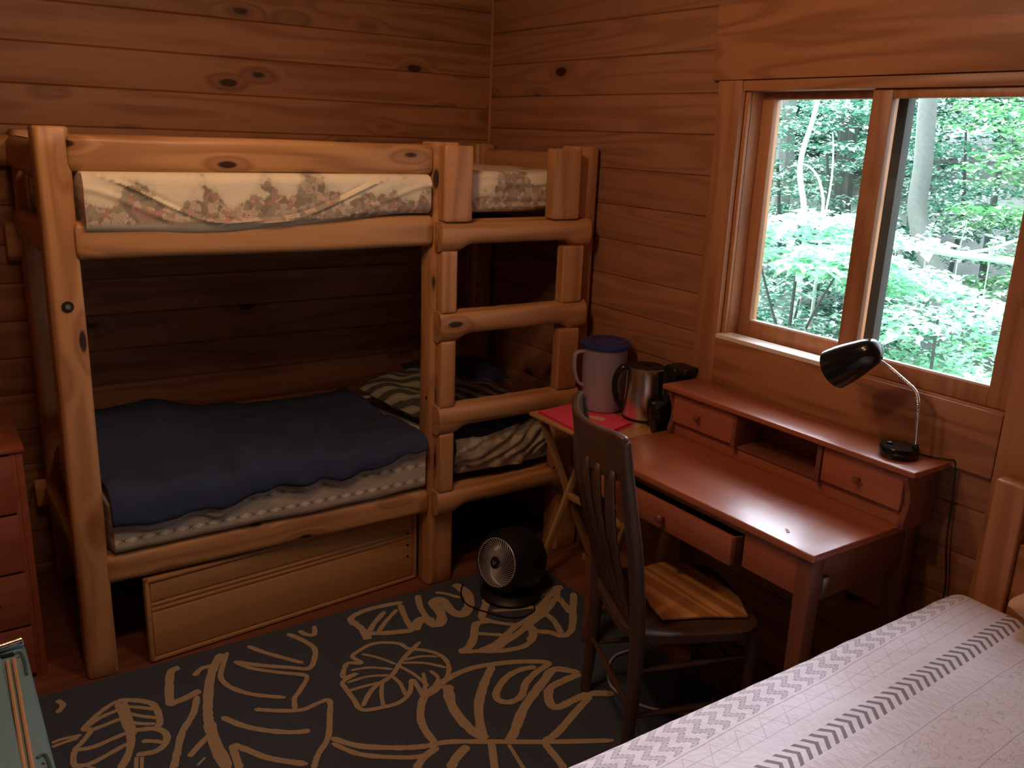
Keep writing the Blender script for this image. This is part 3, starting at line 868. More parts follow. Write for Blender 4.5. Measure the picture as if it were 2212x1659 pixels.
# mattresses ---------------------------------------------------------
def pillow_loft(x0, x1, yf, yb, zb, zt, r, disp, nx=320, ny=14, nzs=26):
    """closed body: cross-section loop in (y,z), swept along x with rounded ends"""
    def loop(u):
        x = x0 + (x1 - x0) * u
        d = min(u, 1 - u) * (x1 - x0)
        e = 1.0
        rr = r
        if d < r: e = math.sqrt(max(0, 1 - (1 - d / r) ** 2))
        a, b = yf(x), yb
        z0, z1 = zb(x), zt(x)
        ins = rr * (1 - e)
        a += ins; b -= ins; z0 += ins; z1 -= ins
        q = min(rr, (z1 - z0) / 2.01)
        pts = []
        def arc(cy, cz, a0):
            for k in range(5):
                t = math.radians(a0 + 90 * k / 4)
                pts.append((cy + q * math.cos(t), cz + q * math.sin(t)))
        # start front-bottom going up the front face, over the top, down the back
        arc(a + q, z0 + q, 180 + 90) if False else None
        def seg(p, qn, n):
            for k in range(1, n): pts.append((p[0] + (qn[0] - p[0]) * k / n, p[1] + (qn[1] - p[1]) * k / n))
        def arc2(cy, cz, a0, a1):
            for k in range(6):
                t = math.radians(a0 + (a1 - a0) * k / 5)
                pts.append((cy + q * math.cos(t), cz + q * math.sin(t)))
        arc2(a + q, z0 + q, 270, 180)
        seg((a, z0 + q), (a, z1 - q), nzs)
        arc2(a + q, z1 - q, 180, 90)
        seg((a + q, z1), (b - q, z1), ny)
        arc2(b - q, z1 - q, 90, 0)
        seg((b, z1 - q), (b, z0 + q), 3)
        arc2(b - q, z0 + q, 0, -90)
        seg((b - q, z0), (a + q, z0), 5)
        return x, pts
    bm = bmesh.new(); rings = []
    us = [0, .0015, .004, .008, .014] + [.014 + .972 * i / nx for i in range(1, nx)] + [.986, .992, .996, .9985, 1]
    for u in us:
        x, pts = loop(u)
        rings.append([bm.verts.new(disp(V((x, y, z)))) for y, z in pts])
    for A, B in zip(rings, rings[1:]):
        n = len(A)
        for k in range(n): bm.faces.new((A[k], A[(k + 1) % n], B[(k + 1) % n], B[k]))
    bm.faces.new(rings[0]); bm.faces.new(rings[-1][::-1])
    bmesh.ops.recalc_face_normals(bm, faces=bm.faces)
    return bm
def sstep(x, a, b):
    t = min(1, max(0, (x - a) / (b - a)))
    return t * t * (3 - 2 * t)
def bump(x, a, b, s):
    return sstep(x, a, a + s) * (1 - sstep(x, b - s, b))
def top_front(x):
    return -.728 - .150 * bump(x, -1.918, -.772, .02) - .082 * bump(x, -.655, -.15, .05)
def top_disp(p):
    x, y, z = p
    f = sstep(-y, .70, .86)
    def crease(zc, wid, amp):
        d = (z - zc) / wid
        return amp * math.exp(-d * d)
    if -1.93 < x < -.78:
        u = (x + 1.92)
        c1 = 1.612 - .155 * sstep(u, -.02, .42) + .17 * sstep(u, .55, 1.12)
        c2 = 1.56 - .10 * sstep(u, 0, .3) + .11 * sstep(u, .75, 1.15)
        p.y += f * (crease(c1 + .009, .006, .005) - crease(c1 - .003, .006, .009) - crease(c2, .010, .006))
        p.y += f * .006 * nz(x * 5, z * 14)
    else:
        p.y += f * (.012 * nz(x * 2.5, z * 45) + .008 * nz(x * 9, z * 20))
        p.z += f * .006 * nz(x * 8, 3)
    p.z += (1 - f) * .008 * nz(x * 4, y * 4)
    return p
def top_zb(x):
    return 1.440 + .026 * sstep(x, -1.4, -.85) - .022 * math.exp(-((x + 1.58) / .22) ** 2) - .003 * math.sin(x * 9)
tm = obj('mattress', pillow_loft(-1.950, -.150, top_front, -.10, top_zb, lambda x: 1.602 + .012 * sstep(x, -.75, -.6), .03, top_disp), mat_floral)
meta(tm, 'upper bunk mattress in a cream sheet printed with rose garlands', 'mattress')
# loose corner of the sheet
bm = grid(10, 8, lambda u, v: V((-.215 + .06 * u - .03 * v, -.835 + .012 * math.sin(u * 9 + v * 3) + .03 * u, 1.535 - .085 * v + .012 * math.sin(u * 7))))
o = obj('loose_sheet_corner', bm, mat_sheetw, tm, label='loose white sheet corner'); add_mod(o, 'SOLIDIFY', thickness=.004)

def low_front(x):
    return -.735 - .125 * bump(x, -1.918, -.772, .02) - .085 * bump(x, -.655, -.12, .05)
def low_disp(p):
    x, y, z = p
    f = sstep(-y, .70, .84)
    p.y += f * (.006 * nz(x * 4, z * 8) + .003 * nz(x * 18, z * 30))
    p.z += f * .004 * nz(x * 6, 7)
    return p
lm_ = obj('mattress', pillow_loft(-1.950, -.12, low_front, -.10, lambda x: .422 + .01 * sstep(x, -1.0, -.7), lambda x: .590, .028, low_disp), mat_sheet)
meta(lm_, 'lower bunk mattress in a beige sheet with rows of small diamonds', 'mattress')

# comforter: closed quilt body with ragged draped front edge
def comf_z(x, y):
    z = .622
    z += .060 * (1 - sstep(x, -1.62, -1.38)) * sstep(y, -.62, -.30)          # pillow under it at the left
    z += .018 * nz(x * 2.6, y * 3.1) + .008 * nz(x * 7, y * 7)
    z += .030 * math.exp(-((x + 1.42) ** 2 + (y + .70) ** 2) / .03)
    z -= .012 * math.exp(-((x + 1.53) / .05) ** 2) * sstep(-y, .4, .75)
    z += .007 * math.sin(x * 36 + 5 * nz(y * 4, x * 3)) * sstep(-y, .55, .85)
    z += .020 * abs(nz(x * 4 + y * 2, y * 5)) + .006 * nz(x * 12, y * 9)
    z += .012 * sstep(x, -1.0, -.8)
    return z
def comf(u, v):
    x0, x1 = -1.902, -.795
    x = x0 + (x1 - x0) * u
    drop = .062 + .020 * nz(x * 3, 2) - .035 * sstep(x, -1.35, -.85) + .020 * (1 - sstep(x, -1.75, -1.5))
    if v < .78:
        t = v / .78
        y = -.115 + (-.835 + .115) * t
        y += .012 * nz(x * 5, 1) * t
        return V((x, y, comf_z(x, y)))
    t = (v - .78) / .22
    a = t * 1.5708
    y = -.835 - .047 * math.sin(a) + .010 * nz(x * 9, t * 3) * t
    z = comf_z(x, -.835) - (.03 * (1 - math.cos(a)) + drop * t * t) + .007 * nz(x * 22, 5) * t
    return V((x, y, z))
bm = grid(150, 60, comf)
o = obj('comforter', bm, mat_navy); add_mod(o, 'SOLIDIFY', thickness=.018, offset=-.3)
meta(o, 'navy blue comforter spread over the lower bunk', 'comforter')
cf = o
# white hem of the top sheet peeking out below the comforter
def hem(u, v):
    e = comf(u, 1.0)
    return V((e.x, e.y + .012 + .004 * nz(e.x * 14, v), e.z + .012 - (.034 + .014 * nz(e.x * 11, 1) + .012 * math.exp(-((e.x + 1.58) / .04) ** 2)) * v))
hm = obj('top_sheet', grid(120, 5, hem), mat_sheetw)
add_mod(hm, 'SOLIDIFY', thickness=.003)
meta(hm, 'thin white sheet hem peeking out under the navy comforter', 'sheet')

def cushion(cx, cy, cz, lx, ly, h, rot=0, tilt=0, mat=None, name='pillow', wr=.01, seed=0, tx=0):
    bm = bmesh.new()
    N, M_ = 26, 20
    top = [[None] * (M_ + 1) for _ in range(N + 1)]; bot = [[None] * (M_ + 1) for _ in range(N + 1)]
    R = Matrix.Translation((cx, cy, cz)) @ Matrix.Rotation(rot, 4, 'Z') @ Matrix.Rotation(tilt, 4, 'X') @ Matrix.Rotation(tx, 4, 'Y')
    for i in range(N + 1):
        for j in range(M_ + 1):
            a, b = 2 * i / N - 1, 2 * j / M_ - 1
            e = ((1 - abs(a) ** 3) * (1 - abs(b) ** 3)) ** .55 if abs(a) < 1 and abs(b) < 1 else 0
            pin = 1 - .06 * (a * a) * (1 - b * b) * 0
            x, y = a * lx / 2 * (1 - .05 * b * b), b * ly / 2 * (1 - .05 * a * a)
            w_ = wr * nz(a * 3 + seed, b * 3) * e
            edge = (i in (0, N) or j in (0, M_))
            v = bm.verts.new(R @ V((x, y, h / 2 * e + w_)))
            top[i][j] = v
            bot[i][j] = v if edge else bm.verts.new(R @ V((x, y, -h / 2 * e * .8)))
    for i in range(N):
        for j in range(M_):
            bm.faces.new((top[i][j], top[i + 1][j], top[i + 1][j + 1], top[i][j + 1]))
            q = (bot[i][j + 1], bot[i + 1][j + 1], bot[i + 1][j], bot[i][j])
            if len(set(q)) >= 3: bm.faces.new(q)
    bmesh.ops.recalc_face_normals(bm, faces=bm.faces)
    return obj(name, bm, mat)
pl = cushion(-.50, -.42, .665, .56, .46, .12, rot=.25, tilt=.10, mat=mat_plaid, seed=3, wr=.03)
meta(pl, 'olive striped pillow at the ladder end of the lower bunk', 'pillow')
pb = cushion(-.33, -.28, .70, .42, .36, .07, rot=-.1, tilt=.05, mat=mat_navy, name='blanket', seed=8, wr=.02)
meta(pb, 'folded navy blanket behind the striped pillow', 'blanket')
pn = pillow_loft(-.652, -.135, lambda x: -.845 + .02 * nz(x * 5), -.62, lambda x: .592 + .006 * nz(x * 5, 3) + .02 * sstep(x, -.6, -.2), lambda x: .650 + .025 * sstep(x, -.6, -.15), .02, lambda p: p + V((0, .004 * nz(p.x * 9, p.z * 9), .006 * nz(p.x * 6, p.y * 6))), nx=50)
o = obj('blanket', pn, mat_navy2); meta(o, 'black folded blanket lying on the lower bunk behind the ladder', 'blanket')
def bun(u, v):
    x = -.655 + .54 * u
    z1 = .600 + .045 * sstep(x, -.6, -.15)
    z0 = .500 - .055 * math.sin(PI * min(1, u * 1.0)) + .05 * sstep(x, -.35, -.12)
    z = z1 + (z0 - z1) * v
    fan_ = .010 * math.sin(26 * (v * .7 + u * 1.3) + 3 * nz(u * 3, v * 3)) * (u ** .5)
    return V((x, -.842 - .018 * math.sin(PI * v) + fan_ * .8 + .010 * nz(x * 13, z * 13), z))
o = obj('crumpled_sheet', grid(70, 34, bun), mat_bunch); add_mod(o, 'SOLIDIFY', thickness=.004)
meta(o, 'crumpled beige sheet bunched over the mattress side behind the ladder', 'sheet')
# ------------------------------------------------------------------ leaning panel
pn = thing('leaning_board', 'pale varnished board with three grooves leaning under the lower bunk', 'board', (-1.29, -.79, 0))
a, b_ = V((-1.820, -.842, 0)), V((-.778, -.760, 0))
ux = (b_ - a).normalized(); L_ = (b_ - a).length
uy = V((-ux.y, ux.x, 0)); lean = V((uy.x * .0, uy.y * .0, 1)).normalized()
nn = ux.cross(lean).normalized()
PM = Matrix((ux, lean, nn)).transposed().to_4x4(); PM.translation = a + V((0, 0, .004))
H_ = .305
bm = bm_new()
grv = [(.72, .80), ]
def pbox(bm, x0, x1, z0, z1, d0, d1, bev): add_box(bm, x0, x1, z0, z1, d0, d1, bev, M=PM)
pbox(bm, 0, L_, 0, H_, -.018, 0, .002)
edges = [.018, .190, .197, .214, .221, .238, .245, H_ - .018]
for z0, z1 in ((.018, .177), (.184, .195), (.202, .213), (.220, H_ - .018)):
    pbox(bm, .018, L_ - .018, z0, z1, -.002, .0045, .003)
pbox(bm, 0, L_, 0, .014, -.002, .010, .004); pbox(bm, 0, L_, H_ - .014, H_, -.002, .010, .004)
pbox(bm, 0, .014, 0, H_, -.002, .010, .004); pbox(bm, L_ - .014, L_, 0, H_, -.002, .010, .004)
pf = obj('board_face', bm, MB['panel'], pn)
for zz in (.205, .155, .105):
    bm = bm_new(); add_lathe(bm, [(0, .0012), (.005, .0012), (.005, -.001)], (L_ - .042, zz, .0052), (0, 0, 1), 10); bm.transform(PM)
    obj('screw_hole', bm, mat_dark, pn)

# ------------------------------------------------------------------ dresser
dr = thing('dresser', 'red brown wooden chest of drawers beside the bunk bed', 'dresser', (-2.45, -.55, 0))
bm = bm_new()
DX0, DX1, DY0, DY1, DZ = -2.80, -2.112, -.740, -.33, .788
add_box(bm, DX0, DX0 + .02, DY0, DY1, 0, DZ - .018, .002); add_box(bm, DX1 - .02, DX1, DY0, DY1, 0, DZ - .018, .002)
add_box(bm, DX0, DX1, DY1 - .012, DY1, .03, DZ - .018); add_box(bm, DX0 + .02, DX1 - .02, DY0 + .02, DY1, .02, .03)
add_box(bm, DX0 + .02, DX0 + .035, DY0, DY0 + .02, 0, DZ - .018, .001); add_box(bm, DX1 - .035, DX1 - .02, DY0, DY0 + .02, 0, DZ - .018, .001)
obj('body', bm, MB['dresser'], dr)
obj('top', box(DX0 - .008, DX1 + .006, DY0 - .008, DY1, DZ - .018, DZ, .004), MB['dresser'], dr)
for z0, z1 in ((.578, .762), (.382, .570), (.195, .374), (.02, .187)):
    d = obj('drawer', box(DX0 + .038, DX1 - .030, DY0 - .008, DY0 + .3, z0, z1, .004), MB['dresser'], dr)
    for x in (-2.66, -2.236):
        obj('knob', lathe([(.005, 0), (.006, .012), (.014, .018), (.016, .026), (.010, .032), (0, .033)], (x, DY0 - .008, (z0 + z1) / 2 + .01), (0, -1, 0), 16), mat_blackm, d)

# ------------------------------------------------------------------ teal case
tc = thing('storage_case', 'teal hard plastic case with silver bar and cream strips in the left foreground', 'case', (-2.45, -1.65, .012))
TZ = .45
bm = bm_new()
add_box(bm, -2.74, -2.196, -2.05, -1.285, .02, TZ - .004, .018, 3)
obj('shell', bm, mat_teal, tc)
obj('lid_panel', box(-2.7, -2.254, -2.02, -1.352, TZ - .006, TZ + .003, .003), mat_teal, tc)
obj('lid_rim', box(-2.7, -2.199, -1.322, -1.288, TZ - .006, TZ + .010, .008, 3), mat_teal, tc)
obj('handle_bar', tube([(-2.62, -1.345, TZ + .014), (-2.30, -1.332, TZ + .014), (-2.205, -1.312, TZ + .013)], .011, 12), mat_chrome, tc)
obj('gap_shade_strip', box(-2.62, -2.226, -1.352, -1.338, TZ - .006, TZ + .0008), mat_dark, tc)  # solid strip; its black paints the shade beside the bar
for x in (-2.2285, -2.2425):
    obj('cream_strip', tube([(x, -1.375, TZ + .001), (x - .007, -1.7, TZ + .001), (x - .014, -2.03, TZ + .001)], .0048, 8), mat_cream, tc)
for y in (-1.355, -1.80):
    obj('groove_shade_tube', tube(smooth_path([(-2.226, y + .008, TZ - .003), (-2.216, y + .014, TZ - .003), (-2.209, y + .002, TZ - .003), (-2.207, y - .05, TZ - .003), (-2.209, y - .10, TZ - .003)], 5), .0040, 8), mat_teald, tc)  # dark teal tubes paint the shade of the grooves
for y in (-1.365, -1.815):
    obj('rivet', lathe([(.004, 0), (.003, .002), (0, .003)], (-2.218, y, TZ - .004), (0, 0, 1), 10), mat_chrome, tc)

# ------------------------------------------------------------------ fan
fan = thing('desk_fan', 'black drum shaped air circulator fan with a swirl grille on the rug', 'fan', (-.54, -1.09, .012))
FA = V((-.93, -.24, .22)).normalized()
FC = V((-.610, -1.100, .178))
body_c = FC - FA * .075
obj('housing', lathe([(.092, .070), (.096, .080), (.103, .078), (.116, .050), (.126, .02), (.130, -.02), (.126, -.06), (.105, -.10), (.05, -.118), (0, -.12)], body_c, FA, 48), mat_blackm, fan)
obj('base', lathe([(0, 0), (.118, 0), (.120, .012), (.100, .030), (.055, .04), (.045, .06), (0, .06)], (body_c.x + .01, body_c.y, .0135), (0, 0, 1), 40), mat_blackm, fan)
obj('neck', tube([(body_c.x + .01, body_c.y, .05), (body_c.x + .0, body_c.y, .10)], .035, 16), mat_blackm, fan)
obj('back_plate', lathe([(0, 0), (.088, 0), (.088, .003), (0, .003)], FC - FA * .016, FA, 40), mat_dark, fan)
bm = bm_new()
q = V((0, 0, 1)).rotation_difference(FA).to_matrix()
NB = 44
for k in range(NB):
    a0 = 2 * PI * k / NB
    pts = []
    for i in range(9):
        t = i / 8
        r = .022 + .069 * t
        a = a0 + 1.25 * t ** .8
        h = .012 * math.sin(PI * min(1, t * .9 + .1)) + .004
        pts.append(FC + q @ V((r * math.cos(a), r * math.sin(a), h)))
    add_tube(bm, pts, .0014, 5, flat=1.6)
ring = [FC + q @ V((.092 * math.cos(2 * PI * k / 40), .092 * math.sin(2 * PI * k / 40), .004)) for k in range(41)]
add_tube(bm, ring, .0022, 6, caps=False)
gr = obj('grille', bm, mat_grille, fan)
obj('hub', lathe([(.024, 0), (.024, .010), (.020, .016), (0, .017)], FC, FA, 24), mat_black, fan)
bm = bm_new()
VM = Matrix.Translation(FC + FA * .0172) @ q.to_4x4()
# V emblem on the hub
e1 = FC + FA * .0175
upv = (V((0, 0, 1)) - FA * FA.z).normalized(); rt = upv.cross(FA)
for s in (-1, 1):
    add_tube(bm, [e1 + upv * .008 + rt * s * .008, e1 - upv * .008], [.0020, .0012], 6)
obj('emblem', bm, mat_grille, fan)
obj('control_dot', lathe([(.004, 0), (.003, .003), (0, .003)], FC + q @ V((-.0, 0, 0)) + rt * -.062 - upv * .072 + FA * .006, FA, 10), mat_chrome, fan)
o = obj('power_cord', tube(smooth_path([(-.50, -1.20, .016), (-.53, -1.24, .0165), (-.60, -1.25, .0165), (-.66, -1.20, .0165), (-.72, -1.08, .0165), (-.70, -.99, .0165), (-.655, -.93, .0165)], 8), .003, 8), mat_blackm)
meta(o, 'thin black power cord looping on the rug in front of the fan', 'cord')

# ------------------------------------------------------------------ tray table
TT = .715
tray = thing('tray_table', 'light wooden folding tray table between the bunk bed and the desk', 'side table', (-.22, -1.21, 0))
obj('top', box(-.405, -.045, -1.440, -.975, TT - .016, TT, .006, 3), MB['tray_top'], tray)
def bar(bm, p, q_, w_, d_, up=(0, 1, 0)):
    p, q_ = V(p), V(q_)
    ax_ = (q_ - p).normalized(); s = ax_.cross(V(up)).normalized(); u_ = s.cross(ax_)
    M_ = Matrix((s, u_, ax_)).transposed().to_4x4(); M_.translation = p
    return add_box(bm, -w_ / 2, w_ / 2, -d_ / 2, d_ / 2, 0, (q_ - p).length, .003, M=M_)
for y, s in ((-1.030, 1), (-1.385, 1)):
    bm = bm_new(); bar(bm, (-.372, y, .018), (-.085, y, TT - .017), .030, .016); obj('leg', bm, MB['tray'], tray)
    bm = bm_new(); bar(bm, (-.070, y + .020, .022), (-.365, y + .020, TT - .017), .030, .016); obj('leg', bm, MB['tray'], tray)
obj('foot_bar', box(-.085, -.055, -1.40, -.97, .0005, .030, .003), MB['tray'], tray)
obj('stretcher', box(-.240, -.215, -1.385, -1.01, .340, .362, .003), MB['tray'], tray)

# pink folder
fo = thing('folder', 'bright pink card folder lying on the tray table', 'folder', (-.26, -1.16, TT))
FP = [V((-.392, -1.005)), V((-.399, -1.372)), V((-.117, -1.290)), V((-.152, -.985))]
FP[0] = V((-.386, -1.005))
def inset(c, k): 
    m_ = sum((p for p in FP), V((0, 0))) / 4
    return [(m_.x + (p.x - m_.x) * k, m_.y + (p.y - m_.y) * k) for p in FP]
obj('back_cover', add_prism(bm_new(), inset(0, 1.0), 'z', TT + .0005, TT + .003), mat_pink, fo, smooth=False)
f2 = [(p[0] + .004, p[1] + .012) for p in inset(0, .955)]
obj('painted_fold_shadow', add_prism(bm_new(), inset(0, .965), 'z', TT + .003, TT + .0045), mat_pinkd, fo, smooth=False)  # darker pink layer, paints the shadow along the folder's edge
obj('front_cover', add_prism(bm_new(), f2, 'z', TT + .0045, TT + .0065), mat_pink, fo, smooth=False)
obj('sticker', add_prism(bm_new(), [(-.262, -1.135), (-.235, -1.215), (-.205, -1.205), (-.215, -1.16), (-.235, -1.15), (-.238, -1.125)], 'z', TT + .0065, TT + .0072), mat_label, fo, smooth=False)

# pitcher
pc = V((-.135, -1.090, TT + .0073))
pit = thing('pitcher', 'milky plastic water pitcher with a blue lid on the tray table', 'pitcher', pc)
obj('body', lathe([(0, .001), (.070, .001), (.077, .006), (.080, .02), (.090, .245), (.092, .251), (.089, .251), (.0865, .245), (.077, .022), (.072, .008), (0, .006)], pc, seg=48, sx=.98, sy=.98), mat_frost, pit)
obj('lid', lathe([(0, .275), (.05, .275), (.085, .274), (.0965, .269), (.0985, .261), (.097, .252), (.094, .250), (.086, .250), (0, .250)], pc, seg=48), mat_blue, pit)
obj('lid_rim', lathe([(.060, .2745), (.066, .2795), (.078, .2795), (.084, .2735)], pc, seg=48), mat_blue, pit)
hd = V((-.80, .40, 0)).normalized()
hd = V((-.82, .25, 0)).normalized()
hp = [pc + hd * .085 + V((0, 0, .235)), pc + hd * .112 + V((0, 0, .233)), pc + hd * .126 + V((0, 0, .215)), pc + hd * .122 + V((0, 0, .16)), pc + hd * .106 + V((0, 0, .115)), pc + hd * .084 + V((0, 0, .100))]
obj('handle', tube(smooth_path(hp, 8), .0065, 10, flat=1.7), mat_frost, pit)

# kettle
kc = V((-.090, -1.282, TT))
ket = thing('kettle', 'brushed steel electric kettle with black handle on the tray table', 'kettle', kc)
obj('base', lathe([(0, .0005), (.079, .0005), (.081, .006), (.079, .020), (0, .021)], kc, seg=40), mat_steel, ket)
obj('base_ring', lathe([(.0795, .020), (.0815, .023), (.0815, .029), (.079, .031), (0, .031)], kc, seg=40), mat_blackm, ket)
obj('body', lathe([(0, .031), (.0795, .031), (.0800, .036), (.0745, .205), (.072, .216), (.067, .219), (0, .221)], kc, seg=56), mat_steel, ket)
obj('lid', lathe([(.066, .219), (.062, .223), (.02, .226), (0, .226)], kc, seg=40), mat_blackm, ket)
obj('lid_knob', lathe([(.012, .224), (.014, .228), (.010, .231), (0, .2315)], kc, seg=20), mat_blackm, ket)
hk = V((-.80, .60, 0)).normalized()
hp = [kc + hk * .060 + V((0, 0, .210)), kc + hk * .088 + V((0, 0, .212)), kc + hk * .110 + V((0, 0, .185)), kc + hk * .116 + V((0, 0, .135)), kc + hk * .105 + V((0, 0, .085)), kc + hk * .082 + V((0, 0, .055)), kc + hk * .072 + V((0, 0, .050))]
obj('handle', tube(smooth_path(hp, 8), [.011] * 49, 12, flat=1.3), mat_black, ket)
obj('spout', add_prism(bm_new(), [(.050, .205), (.088, .222), (.082, .190), (.064, .165)], 'y', -.016, .016, .004, M=Matrix.Translation(kc) @ Matrix.Rotation(-.75, 4, 'Z')), mat_steel, ket)

# black coffee grinder beside the kettle
gc = V((-.132, -1.404, TT))
gz = thing('coffee_grinder', 'black rounded coffee grinder between the kettle and the desk hutch', 'grinder', gc)
obj('body', lathe([(0, .001), (.018, .001), (.022, .005), (.030, .035), (.034, .07), (.033, .095), (.028, .106), (0, .108)], gc, seg=36), mat_black, gz)
obj('lid', lathe([(.028, .106), (.027, .114), (.020, .119), (0, .120)], gc, seg=32), mat_blackm, gz)
ap = V((-.055, -1.418, TT))
ax2 = thing('coffee_maker', 'low black appliance with a slanted top against the wall beside the hutch', 'appliance', ap)
obj('body', add_prism(bm_new(), [(-1.436, TT + .001), (-1.436, .948), (-1.400, .968), (-1.368, .958), (-1.368, TT + .001)], 'x', -.092, -.012, .006), mat_black, ax2)
obj('lid', box(-.088, -.015, -1.475, -1.375, .9405, .966, .008, 3), mat_blackm, ax2)
obj('button', lathe([(.004, 0), (.003, .003), (0, .003)], (-.093, -1.43, .955), (-1, 0, 0), 10), mat_chrome, ax2)

# ------------------------------------------------------------------ desk
dk = thing('writing_desk', 'cherry stained writing desk with a small hutch under the window', 'desk', (-.27, -1.93, 0))
DYM, DYP = -2.392, -1.470
DSK = MB['desk_y']; DSZ = MB['desk_z']
obj('desktop', box(-.516, -.030, DYM, DYP, .728, .750, .004, 3), DSK, dk)
for x, y in ((-.500, DYM + .010), (-.500, DYP - .060), (-.085, DYM + .010), (-.085, DYP - .060)):
    bm = add_prism(bm_new(), [(x, y), (x + .050, y), (x + .050, y + .050), (x, y + .050)], 'z', .0005 if x < -.3 and False else (.0125 if x < -.3 else .0005), .728, .003)
    for v in bm.verts:
        if v.co.z < .4:
            k = .78
            v.co.x = (x + .025) + (v.co.x - x - .025) * k; v.co.y = (y + .025) + (v.co.y - y - .025) * k
    obj('leg', bm, DSZ, dk)
bm = bm_new()
add_box(bm, -.492, -.474, DYM + .058, -2.150, .607, .728, .001)
add_box(bm, -.492, -.474, -1.53, DYP - .062, .607, .728, .001)
add_box(bm, -.492, -.474, -2.150, -1.53, .704, .728, .001)
obj('front_apron', bm, DSK, dk)
obj('side_apron', box(-.452, -.083, DYM + .016, DYM + .032, .600, .728, .001), DSZ, dk)
obj('side_apron', box(-.452, -.083, DYP - .032, DYP - .016, .600, .728, .001), DSZ, dk)
obj('back_panel', box(-.075, -.060, DYM + .058, DYP - .062, .45, .728, .001), DSK, dk)
dw = obj('drawer', box(-.532, -.512, -2.140, -1.532, .612, .698, .004), DSK, dk)
bm = bm_new(); add_box(bm, -.512, -.15, -2.135, -2.125, .62, .69); add_box(bm, -.512, -.15, -1.547, -1.537, .62, .69); add_box(bm, -.512, -.15, -2.125, -1.547, .62, .626); add_box(bm, -.16, -.15, -2.125, -1.547, .62, .69)
obj('drawer_box', bm, DSZ, dw)
def wood_knob(x, y, z, par, d=(-1, 0, 0), s=1.0):
    obj('knob', lathe([(.006 * s, 0), (.006 * s, .008 * s), (.012 * s, .016 * s), (.014 * s, .024 * s), (.010 * s, .030 * s), (0, .032 * s)], (x, y, z), d, 18), DSZ, par)
wood_knob(-.532, -1.873, .655, dw)
obj('bracket', box(-.452, -.425, DYM + .004, DYM + .0155, .628, .668, .002), mat_bolt, dk)
# hutch
HX = -.170
obj('hutch_top', box(-.197, -.028, -2.437, -1.478, .914, .931, .004, 3), DSK, dk)
def side_prof():
    P_ = [(-.032, .7502), (-.168, .7502), (-.172, .765)]
    for k in range(9):
        t = k / 8
        P_.append((-.172 + .020 * math.sin(PI * t) - .012 * t, .775 + .125 * t))
    P_ += [(-.186, .9138), (-.032, .9138)]
    return P_
for y0 in (-2.414, -1.512):
    obj('hutch_side', add_prism(bm_new(), side_prof(), 'y', y0, y0 + .018, .0015), DSZ, dk)
obj('hutch_back', box(-.040, -.0315, -2.396, -1.512, .7505, .9138), DSZ, dk)
for y0 in (-2.134, -1.806):
    obj('hutch_divider', box(-.176, -.041, y0, y0 + .016, .790, .9138, .0015), DSZ, dk)
obj('hutch_shelf', box(-.160, -.041, -2.396, -1.512, .790, .798, .001), DSZ, dk)
obj('hutch_fascia', box(-.152, -.140, -2.396, -1.512, .7505, .790, .001), DSK, dk)
for y0, y1, ky in ((-2.394, -2.136, -2.262), (-1.788, -1.514, -1.640)):
    d = obj('small_drawer', box(-.170, -.05, y0, y1, .800, .906, .003), DSK, dk)
    wood_knob(-.170, ky, .848, d, s=.8)

o = obj('paper_scrap', add_prism(bm_new(), [(-.462, -2.262), (-.456, -2.268), (-.442, -2.250), (-.447, -2.244)], 'z', .7502, .7512), mat_label, smooth=False); meta(o, 'tiny white paper scrap lying on the front of the desktop', 'paper')
# lamp
lb = V((-.112, -2.332, .9315))
la = thing('desk_lamp', 'black gooseneck desk lamp standing on the desk hutch', 'lamp', lb)
obj('base', lathe([(0, 0), (.050, 0), (.0525, .003), (.0525, .026), (.050, .030), (.0, .032)], lb, seg=40), mat_black, la)
obj('switch', lathe([(.0085, .030), (.0085, .035), (.006, .037), (0, .037)], lb + V((-.012, .022, 0)), seg=16), mat_black, la)
obj('collar', lathe([(.009, .030), (.009, .040), (.006, .043), (0, .043)], lb + V((.012, -.038, 0)), seg=16), mat_black, la)
NP = [(-.100, -2.370, .965), (-.101, -2.367, 1.014), (-.105, -2.360, 1.088), (-.116, -2.352, 1.124), (-.138, -2.333, 1.149), (-.158, -2.316, 1.169), (-.178, -2.296, 1.190), (-.198, -2.272, 1.207)]
path = smooth_path(NP, 18)
bm = bm_new(); add_tube(bm, path, .0042, 12)
nk = obj('gooseneck', bm, mat_chrome, la)
bm = bm_new()
for i in range(0, len(path) - 1, 2):
    p, d = path[i], (path[i + 1] - path[i]).normalized()
    if i > 25: add_lathe(bm, [(.0040, -.0012), (.0050, 0), (.0040, .0012)], p, d, 10)
obj('neck_rib', bm, mat_chrome, nk)
SC = V((-.200, -2.262, 1.224))
SA = (V((-.203, -2.158, 1.150)) - SC).normalized()
sp = [(0, -.020), (.012, -.019), (.024, -.014), (.033, -.004), (.039, .010), (.043, .030), (.049, .060), (.055, .095), (.058, .135), (.0565, .135), (.053, .095), (.047, .060), (.041, .030), (.036, .012), (.02, -.008), (0, -.012)]
obj('lamp_shade', lathe(sp, SC - SA * .005, SA, 48), mat_black, la)
obj('bulb', lathe([(0, .02), (.012, .02), (.013, .05), (.022, .07), (.025, .088), (.018, .104), (0, .110)], SC, SA, 24), plain('unlit bulb', (.6, .58, .55), .3), la)
cordp = [(-.072, -2.362, .940), (-.050, -2.395, .936), (-.035, -2.43, .938), (-.022, -2.447, .93), (-.016, -2.452, .85), (-.02, -2.462, .70), (-.016, -2.48, .55), (-.02, -2.465, .35), (-.02, -2.45, .2)]
o = obj('lamp_cord', tube(smooth_path(cordp, 8), .0026, 8), mat_blackm); meta(o, 'black lamp cord hanging behind the right end of the desk', 'cord')

